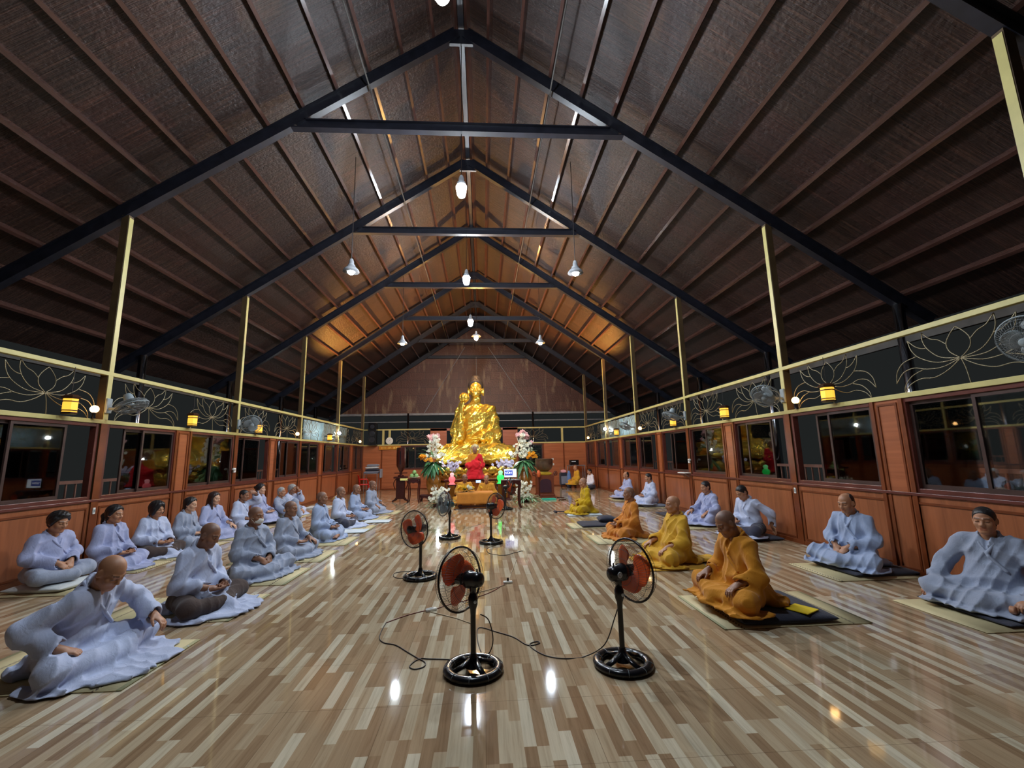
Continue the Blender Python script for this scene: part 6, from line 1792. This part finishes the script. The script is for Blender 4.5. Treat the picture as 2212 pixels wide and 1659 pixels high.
for x, lab, sd in ((-1.15, 'white lilac orchid sprays at the statue foot, on the pink lamp side', 21), (0.78, 'white lilac orchid sprays at the statue foot, on the green lamp side', 22)):
    rnd = random.Random(sd)
    t = thing('orchid_spray', lab, 'flowers', (x, 16.58, 0.0), 0, 'orchid sprays at the foot of the golden statue')
    MB().lathe([(0, 0), (0.16, 0), (0.13, 0.4), (0.10, 0.8), (0.13, 0.85), (0.10, 0.84), (0, 0.8)], 16).build('vase', MT['urn'], t, smooth=40)
    f = MB(); foliage(f, (0, 0, 0.86), 16, 0.3, rnd, 0.05, 0.3, 0.5); f.build('foliage', MT['leaf'], t, smooth=True, solid=0.002)
    w = MB()
    for k in range(34): bloom(w, (rnd.gauss(0, 0.17), rnd.uniform(-0.2, 0.05), 1.2 + rnd.gauss(0, 0.10)), rnd.uniform(0.06, 0.09), rnd)
    for k in range(6): w.leaf((0, 0, 0.9), (rnd.uniform(-0.6, 0.6), -0.1, 1), 0.4, 0.02, 0.1, 4)
    w.build('orchid_blooms', MT['petal_lilac'], t, smooth=True, solid=0.002)
# two little spotlights
for x, z, lab in ((1.08, 1.60, 'small dazzling spotlight on a stand beside the urn near the bowl bell'), (-1.72, 1.54, 'small dazzling spotlight on a stand beside the urn near the fruit table')):
    t = thing('spotlight', lab, 'lamp', (x, 17.45, 0), 0, 'spotlights at the foot of the golden statue')
    MB().tube([(0, 0, 0.02), (0, 0, z - 0.06)], 0.012, 8).build('pole', MT['black_plastic'], t)
    MB().lathe([(0, 0), (0.12, 0), (0.12, 0.02), (0, 0.025)], 16).build('foot', MT['black_plastic'], t)
    MB().lathe([(0, -0.07), (0.05, -0.06), (0.062, 0.03), (0.0, 0.032)], 14, M=Matrix.Translation((0, 0.04, z)) @ Matrix.Rotation(-PI / 2, 4, 'X') @ Matrix.Scale(-1, 4, (0, 0, 1))).build('housing', MT['black_plastic'], t, smooth=40)
    MB().ball((0, -0.035, z), (0.07, 0.03, 0.07), 12, 8).build('lens', MT['flood'], t, smooth=True)

# side tables, monitor
t0 = carved_table('side_table', 'tall dark table carrying the lit monitor', 'table', 0.52, 1.10, 13.0, 13.5, 0.80, MT['dark_wood'])
t = thing('monitor', 'small lit monitor showing blue and white panels on the tall dark table', 'monitor', (0.80, 13.2, 0.8005), 0)
MB().box((-0.10, -0.06, 0), (0.10, 0.08, 0.015)).build('stand_foot', MT['black_plastic'], t, bevel=0.004)
MB().box((-0.02, 0.0, 0.015), (0.02, 0.03, 0.08)).build('stand_neck', MT['black_plastic'], t)
MB().box((-0.19, -0.02, 0.06), (0.19, 0.015, 0.32)).build('casing', MT['black_plastic'], t, bevel=0.006)
sc = MB().box((-0.178, -0.0235, 0.072), (0.178, -0.0203, 0.308)).build('screen', glow('white screen', (0.88, 0.94, 1.0), 1.2), t)
MB().box((-0.170, -0.0265, 0.115), (0.070, -0.024, 0.268)).build('blue_panel', glow('blue screen panel', (0.08, 0.12, 0.5), 0.7), sc)
gl = MB()
for pts in ([(-0.15, 0.22), (-0.125, 0.165), (-0.10, 0.225)], [(-0.085, 0.17), (-0.085, 0.225), (-0.04, 0.225), (-0.04, 0.17), (-0.085, 0.17)], [(-0.02, 0.22), (-0.02, 0.17), (0.005, 0.20), (0.03, 0.17), (0.03, 0.225)]):
    gl.tube([(a, -0.0285, b) for a, b in pts], 0.0055, 5)
gl.build('screen_writing', glow('white screen writing', (1, 1, 1), 1.4), sc)
MB().box((-0.172, -0.0265, 0.295), (0.17, -0.024, 0.304)).build('title_bar', glow('violet title bar', (0.2, 0.16, 0.6), 0.9), sc)
# fruit table, lectern, urn-shaped drum
carved_table('fruit_table', 'dark four-legged table carrying a dish of green pomelos', 'table', -2.55, -2.15, 15.2, 15.60, 0.79, MT['dark_wood'], leg=0.05)
t = thing('fruit_dish', 'pale dish holding green pomelos on the dark four-legged table', 'dish', (-2.35, 15.40, 0.7905), 0)
MB().lathe([(0, 0), (0.08, 0), (0.09, 0.02), (0.19, 0.05), (0.20, 0.06), (0.09, 0.035), (0, 0.03)], 24).build('dish', MT['petal_white'], t, smooth=True)
MT['pomelo'] = mat('green pomelo skin', srgb(128, 162, 96), 0.45, bump=0.3, bscale=60)
for k, (dx, dy, dz, lab) in enumerate(((-0.08, -0.03, 0.128, 'green pomelo in the dish, on the lectern side'), (0.08, -0.03, 0.128, 'green pomelo in the dish, on the urn side'), (0.0, 0.105, 0.128, 'green pomelo at the back of the dish'), (0.0, 0.005, 0.24, 'green pomelo on top of the others in the dish'))):
    t = thing('pomelo', lab, 'fruit', (-2.35 + dx, 15.40 + dy, 0.7905 + dz - 0.03), 0, 'green pomelos in the dish')
    MB().lathe([(0, -0.066), (0.04, -0.058), (0.07, -0.02), (0.072, 0.01), (0.05, 0.052), (0.02, 0.07), (0, 0.072)], 18).build('fruit', MT['pomelo'], t, smooth=True)
    MB().tube([(0, 0, 0.07), (0.003, 0, 0.082)], 0.006, 6).build('stem', MT['leaf'], t)
t = thing('lectern', 'dark wooden lectern on splayed feet beside the fruit table', 'lectern', (-2.86, 15.72, 0), 0)
MB().box((-0.15, -0.07, 0.10), (0.15, 0.07, 0.80)).build('post', MT['dark_wood'], t, bevel=0.01)
MB().box((-0.22, -0.18, 0.80), (0.22, 0.18, 0.86)).build('top', MT['dark_wood'], t, bevel=0.01)
for sx in (-1, 1):
    MB().tube(bez([(sx * 0.10, 0, 0.16), (sx * 0.17, 0, 0.08), (sx * 0.28, 0, 0.02)], 4), [0.045] * 5 + [0.03] * 4, 8).build('foot', MT['dark_wood'], t, smooth=True)
    MB().tube(bez([(sx * 0.16, -0.02, 0.78), (sx * 0.24, -0.02, 0.62), (sx * 0.18, -0.02, 0.42)], 4), 0.015, 6).build('side_scroll', MT['dark_wood'], t, smooth=True)
o = MB().box((-0.13, -0.0025, -0.035), (0.13, 0.0025, 0.035)).build('yellow_notice', mat('pale yellow card', srgb(240, 226, 130), 0.5)); o.location = (-2.72, 15.535, 0.765); o.rotation_euler = (-0.1, 0, 0); props(o, 'small pale yellow card on the lectern edge', 'card')
t = thing('slit_drum', 'tall dark tapering wooden drum standing on the lectern', 'drum', (-2.86, 15.72, 0.861), 0)
MB().lathe([(0, 0), (0.10, 0), (0.11, 0.03), (0.05, 0.06), (0.045, 0.14), (0.10, 0.24), (0.155, 0.36), (0.165, 0.7), (0.16, 0.98), (0, 1.0)], 20).build('shell', MT['dark_wood'], t, smooth=40)
MB().box((-0.012, -0.168, 0.42), (0.012, -0.150, 0.86)).build('slit', MT['black_plastic'], t)
MB().box((-0.22, -0.018, 0.10), (0.22, 0.018, 0.13)).build('cross_bar', MT['dark_wood'], t)
carved_table('carved_stand', 'low carved dark stand in front of the urn near the fruit table', 'stand', -2.20, -1.62, 15.65, 16.05, 0.22, MT['dark_wood'], leg=0.06, apron=0.1)
carved_table('carved_stand', 'small low carved stand beside the low orchids, nearest the blue-bladed fan', 'stand', -1.80, -1.45, 15.1, 15.45, 0.20, MT['dark_wood'], leg=0.05, apron=0.08)
# bowl bell on its carved seat
t = thing('bell_stand', 'carved brown wooden stand with a dark purple panel under the bronze bowl bell', 'stand', (2.19, 15.95, 0), 0)
MT['stand_wood'] = mat('polished brown wood', srgb(112, 54, 34), 0.3, stretch=(2, 2, 9))
MB().box((-0.30, -0.24, 0.14), (0.30, 0.24, 0.78)).build('body', MT['stand_wood'], t, bevel=0.01)
MB().box((-0.36, -0.30, 0), (0.36, 0.30, 0.06)).build('plinth', MT['stand_wood'], t, bevel=0.01)
MB().box((-0.33, -0.27, 0.06), (0.33, 0.27, 0.14)).build('moulding', MT['stand_wood'], t, bevel=0.02)
pv = [(-0.2, -0.262, 0.2), (0.2, -0.262, 0.2)] + [(0.2 * math.cos(a), -0.262, 0.55 + 0.12 * math.sin(a)) for a in [PI * k / 10 for k in range(11)]]
n = len(pv); MB().add(pv + [(a, -0.235, c) for a, b, c in pv], [tuple(range(n)), tuple(range(2 * n - 1, n - 1, -1))] + [(i, (i + 1) % n, (i + 1) % n + n, i + n) for i in range(n)]).build('panel', mat('dark purple panel', srgb(60, 26, 40), 0.4), t)
for sx in (-1, 1):
    MB().tube(bez([(sx * 0.28, -0.1, 0.70), (sx * 0.34, -0.1, 0.84), (sx * 0.40, -0.1, 0.90), (sx * 0.42, -0.1, 0.82), (sx * 0.37, -0.1, 0.80)], 5), 0.04, 8).build('scroll_arm', MT['stand_wood'], t, smooth=True)
cushion('gold cushion under the bronze bowl bell', 2.19, 15.95, 0.5, 0.44, 0.14, cloth('gold brocade', srgb(190, 150, 40)), z=0.781, rnd=3, group='altar cushions')
t = thing('bowl_bell', 'large bronze bowl bell on a gold cushion', 'bell', (2.19, 15.95, 0.922), 0)
MB().lathe([(0.0, 0.0), (0.14, 0.005), (0.25, 0.07), (0.31, 0.18), (0.32, 0.32), (0.315, 0.43), (0.325, 0.44), (0.30, 0.445), (0.29, 0.32), (0.2, 0.1), (0.0, 0.05)], 32).build('bowl', mat('dull bronze', srgb(112, 92, 76), 0.35, metal=0.7, var=0.2), t, smooth=True)
t = thing('bell_striker', 'orange-headed striker leaning on the bell stand', 'striker', (1.95, 15.62, 0.0), 0)
MB().lathe([(0, 0), (0.05, 0.02), (0.065, 0.12), (0.055, 0.22), (0.0, 0.26)], 14, M=Matrix.Translation((0, 0, 0.72))).build('striker_head', mat('orange felt', srgb(206, 92, 40), 0.7), t, smooth=True)
MB().tube([(0, 0, 0.0), (0, 0, 0.73)], 0.016, 8).build('handle', MT['dark_wood'], t)
t = thing('low_tray', 'teal plastic tray on the floor near the bell stand', 'tray', (2.2, 15.1, 0), 0.1)
MB().box((-0.22, -0.16, 0), (0.22, 0.16, 0.012)).build('bottom', mat('teal plastic', srgb(70, 190, 160), 0.4), t)
for a, b, c, d in ((-0.22, -0.16, 0.22, -0.145), (-0.22, 0.145, 0.22, 0.16), (-0.22, -0.145, -0.205, 0.145), (0.205, -0.145, 0.22, 0.145)): MB().box((a, b, 0.012), (c, d, 0.05)).build('rim', bpy.data.materials['teal plastic'], t)
for x, y, r, lab in ((2.62, 14.9, 0.4, 'dark wooden clapper on the floor nearer the monks row'), (2.70, 15.7, -0.6, 'dark wooden clapper on the floor nearer the bell stand')):
    o = MB().box((-0.13, -0.03, 0), (0.13, 0.03, 0.03)).build('wooden_clapper', MT['dark_wood'], bevel=0.006); o.location = (x, y, 0); o.rotation_euler = (0, 0, r); props(o, lab, 'clapper')

# back corner on the women's side
MT['alu'] = mat('grey aluminium', srgb(170, 172, 178), 0.3, metal=0.8)
t = thing('metal_stand', 'grey metal table carrying the folded blankets in the corner', 'stand', (-5.08, 20.7, 0), 0)
MB().box((-0.32, -0.25, 0.80), (0.32, 0.25, 0.84)).build('top', MT['alu'], t)
for a in (-0.29, 0.29):
    for b in (-0.22, 0.22): MB().tube([(a, b, 0), (a, b, 0.80)], 0.018, 8).build('leg', MT['alu'], t)
for k, (m, lab) in enumerate((('cushion_grey', 'bottom folded blanket on the grey metal table'), ('cushion_dark', 'second folded blanket on the grey metal table'), ('cushion_pale', 'third folded blanket on the grey metal table'), ('cushion_grey', 'top folded blanket on the grey metal table'))):
    cushion(lab, -5.06 + 0.03 * (k % 2), 20.7, 0.66 - 0.04 * k, 0.5, 0.095, MT[m], z=0.8405 + 0.101 * k, rz=0.05 * k, rnd=5, group='folded blankets on the metal table', name='folded_blanket')
o = MB().box((-0.02, -0.22, 0), (0.02, 0.22, 0.40)).build('hanging_bag', MT['cushion_grey'], bevel=0.02); o.location = (-4.66, 20.7, 0.62); props(o, 'pale bag hanging on the side of the grey metal table', 'bag')
t = thing('plastic_chair', 'red plastic armchair in the back corner', 'chair', (-5.12, 19.6, 0), -PI / 2 + 0.3)
MT['red_plastic'] = mat('red plastic', srgb(200, 36, 30), 0.35)
MB().box((-0.24, -0.22, 0.38), (0.24, 0.22, 0.42)).build('seat', MT['red_plastic'], t, bevel=0.012)
bk = MB(); vs = []; fs = []
for i in range(9):
    u = i / 8 * 2 - 1
    for z in (0.42, 0.6, 0.78, 0.82 - 0.05 * u * u): vs.append((u * 0.24, -0.22 - 0.06 * (z - 0.42) / 0.4 + 0.05 * u * u, z))
for i in range(8):
    for j in range(3): a = i * 4 + j; fs.append((a, a + 4, a + 5, a + 1))
bk.add(vs, fs).build('backrest', MT['red_plastic'], t, smooth=True, solid=0.015)
for a in (-0.2, 0.2):
    for b in (-0.18, 0.18): MB().tube([(a, b, 0.38), (a * 1.15, b * 1.15, 0)], 0.022, 8).build('leg', MT['red_plastic'], t)
    MB().tube([(a * 1.2, -0.2, 0.62), (a * 1.2, 0.12, 0.62), (a * 1.2, 0.18, 0.42)], 0.02, 8).build('armrest', MT['red_plastic'], t, smooth=True)
t = thing('table_fan', 'small white table fan on the floor in the back corner', 'fan', (-4.85, 20.0, 0), 0)
MB().lathe([(0, 0), (0.12, 0), (0.12, 0.03), (0.04, 0.05), (0.025, 0.08), (0.022, 0.3), (0, 0.31)], 18).build('base', MT['white_plastic'], t, smooth=40)
MB().lathe([(0, -0.1), (0.05, -0.08), (0.06, 0.0), (0, 0.02)], 16, M=Matrix.Translation((0, 0.05, 0.36)) @ Matrix.Rotation(PI / 2, 4, 'X')).build('motor', MT['white_plastic'], t, smooth=40)
cage_parts(t, Vector((-0.02, -0.04, 0.36)), axis_frame(A(-100), 0), 0.17, 36, MT['white_plastic'], MT['fan_wire'], MT['white_plastic'], hubm=MT['white_plastic'], dep=0.06)
t = thing('wall_clock', 'round white wall clock on a yellow upright of the end wall', 'clock', (-4.545, BACKY - 0.075, 2.33), 0)
Mc = Matrix.Rotation(PI / 2, 4, 'X')
MB().lathe([(0, 0.03), (0.15, 0.03), (0.17, 0.025), (0.17, 0.0), (0, 0.0)], 28, M=Mc).build('case', MT['white_plastic'], t, smooth=40)
MB().beam((0, -0.033, 0), (0.05, -0.033, 0.06), 0.01, 0.004, (0, 1, 0)).build('hour_hand', MT['cable'], t)
MB().beam((0, -0.036, 0), (-0.07, -0.036, -0.06), 0.007, 0.003, (0, 1, 0)).build('minute_hand', MT['cable'], t)
struct(MB().box((-4.60, BACKY - 0.07, 2.15), (-4.49, BACKY - 0.045, 2.84)).build('clock_upright', MT['rail_yellow']))
t = thing('name_board', 'yellow lettered board on the end wall below the clock', 'sign', (-4.52, BACKY - 0.075, 1.99), 0)
MB().box((-0.52, -0.02, -0.09), (0.52, 0.0, 0.09)).build('board', mat('ochre board', srgb(190, 122, 30), 0.4), t, bevel=0.005)
lt = MB(); rr = random.Random(2)
xx = -0.46
while xx < 0.44:
    w = rr.uniform(0.03, 0.055)
    if rr.random() < 0.85:
        lt.box((xx, -0.0245, -0.045), (xx + 0.010, -0.0205, 0.045)); lt.box((xx + 0.010, -0.0245, rr.choice((-0.045, 0.0, 0.033))), (xx + w, -0.0205, rr.choice((-0.045, 0.0, 0.033)) + 0.012) if False else (xx + w, -0.0205, 0.045)) if rr.random() < 0.3 else lt.box((xx + 0.010, -0.0245, 0.033), (xx + w, -0.0205, 0.045))
    xx += w + 0.02
lt.build('lettering', mat('pale yellow lettering', srgb(240, 214, 110), 0.4), t)
t = thing('loudspeaker', 'tall black loudspeaker high in the back corner', 'speaker', (-5.30, BACKY - 0.30, 2.16), 0)
MB().box((-0.19, -0.15, 0), (0.19, 0.15, 1.02)).build('cabinet', MT['black_plastic'], t, bevel=0.012)
for z, r in ((0.22, 0.13), (0.52, 0.13), (0.84, 0.10)):
    MB().lathe([(0, 0.012), (r * 0.3, 0.012), (r * 0.85, -0.0), (r, 0.008), (r, 0.0), (0, -0.001)], 20, M=Matrix.Translation((0, -0.151, z)) @ Matrix.Rotation(PI / 2, 4, 'X')).build('driver', MT['steel_black'], t, smooth=True)
MB().box((-0.2, -0.12, -0.04), (0.2, 0.3, -0.001)).build('bracket', MT['steel_black'], t)
t = thing('conical_hat', 'straw conical hat leaning against the wall behind the front row', 'hat', (-5.30, 16.8, 0.0), 0)
Mh = Matrix.Translation((0, 0, 0.02)) @ Matrix.Rotation(0.1, 4, 'Y')
MB().lathe([(0.0, 0.22), (0.1, 0.155), (0.27, 0.02)], 28, M=Mh).build('cone', mat('pale straw', srgb(220, 196, 140), 0.6), t, smooth=True, solid=0.006)
o = MB().box((-0.38, -0.32, 0), (0.38, 0.32, 0.035)).build('floor_cushion', MT['cushion_pale'], bevel=0.015); o.location = (-5.14, 14.5, 0); props(o, 'empty thin white cushion on the floor by the wall, beyond the elders', 'cushion')
o = MB().box((-0.1, -0.07, 0), (0.1, 0.07, 0.012)).build('book', MT['cable'], bevel=0.003); o.location = (-4.84, 14.0, 0); o.rotation_euler = (0, 0, 0.3); props(o, 'small dark book on the floor beside the empty white cushion', 'book')

# back corner on the men's side
t = thing('metal_stand', 'white metal table carrying a black amplifier in the back corner', 'stand', (4.46, 21.2, 0), 0)
MB().box((-0.40, -0.25, 0.96), (0.40, 0.25, 1.0)).build('top', MT['alu'], t)
for a in (-0.37, 0.37):
    for b in (-0.22, 0.22): MB().tube([(a, b, 0), (a, b, 0.96)], 0.02, 8).build('leg', MT['alu'], t)
t = thing('amplifier', 'black amplifier on the white metal table', 'amplifier', (4.36, 21.2, 1.0005), 0)
MB().box((-0.21, -0.16, 0.015), (0.21, 0.16, 0.25)).build('case', MT['black_plastic'], t, bevel=0.02)
MB().box((-0.14, -0.165, 0.16), (0.06, -0.1605, 0.19)).build('front_strip', MT['sticker'], t)
for a in (-0.15, 0.15): MB().box((a - 0.03, -0.12, 0), (a + 0.03, 0.12, 0.015)).build('foot', MT['cable'], t)
t = thing('rolling_case', 'grey wheeled case with a pink cloth on top beside the white metal table', 'case', (3.80, 21.1, 0), 0.1)
MB().box((-0.17, -0.14, 0.08), (0.17, 0.14, 0.66)).build('body', MT['cushion_dark'], t, bevel=0.04)
MB().box((-0.14, -0.16, 0.14), (0.14, -0.14, 0.50)).build('pocket', MT['cushion_grey'], t, bevel=0.01)
for a in (-0.13, 0.13): MB().lathe([(0, -0.02), (0.075, -0.02), (0.075, 0.02), (0, 0.02)], 16, M=Matrix.Translation((a, -0.1, 0.076)) @ Matrix.Rotation(PI / 2, 4, 'Y')).build('wheel', MT['cable'], t, smooth=40)
MB().tube([(-0.12, 0.1, 0.66), (-0.12, 0.1, 0.88), (0.12, 0.1, 0.88), (0.12, 0.1, 0.66)], 0.01, 6).build('handle', MT['alu'], t)
o = cushion('pink cloth bundled on top of the grey wheeled case', 3.80, 21.02, 0.26, 0.16, 0.14, cloth('pink cloth', srgb(236, 170, 180)), z=0.661, rnd=2.5, group='bundles', name='cloth_bundle')
t = thing('blue_bag', 'blue cloth bag hanging between the wheeled case and the white metal table', 'bag', (4.01, 20.75, 0), 0)
MB().lathe([(0.0, 0.02), (0.09, 0.0), (0.12, 0.2), (0.09, 0.55), (0.05, 0.75), (0.0, 0.76)], 14, wob=lambda a, z: 1 + 0.12 * math.sin(5 * a + 3 * z)).build('sack', cloth('blue cloth', srgb(96, 130, 190)), t, smooth=True)
MB().tube(bez([(-0.03, 0, 0.75), (-0.03, 0, 0.95), (0.03, 0, 0.95), (0.03, 0, 0.75)], 4), 0.008, 6).build('strap', MT['cable'], t)
for x, z in ((3.42, 1.30), (3.44, 1.05)):
    t = thing('wall_socket', '%s small white socket on the end wall beside the bell' % ('upper' if z > 1.2 else 'lower'), 'socket', (x, BACKY - 0.064, z), 0)
    MB().box((-0.05, -0.015, -0.05), (0.05, 0.0, 0.05)).build('plate', MT['white_plastic'], t, bevel=0.004)
    MB().box((-0.02, -0.019, -0.02), (0.02, -0.0155, 0.02)).build('outlet', MT['fan_grey'], t)
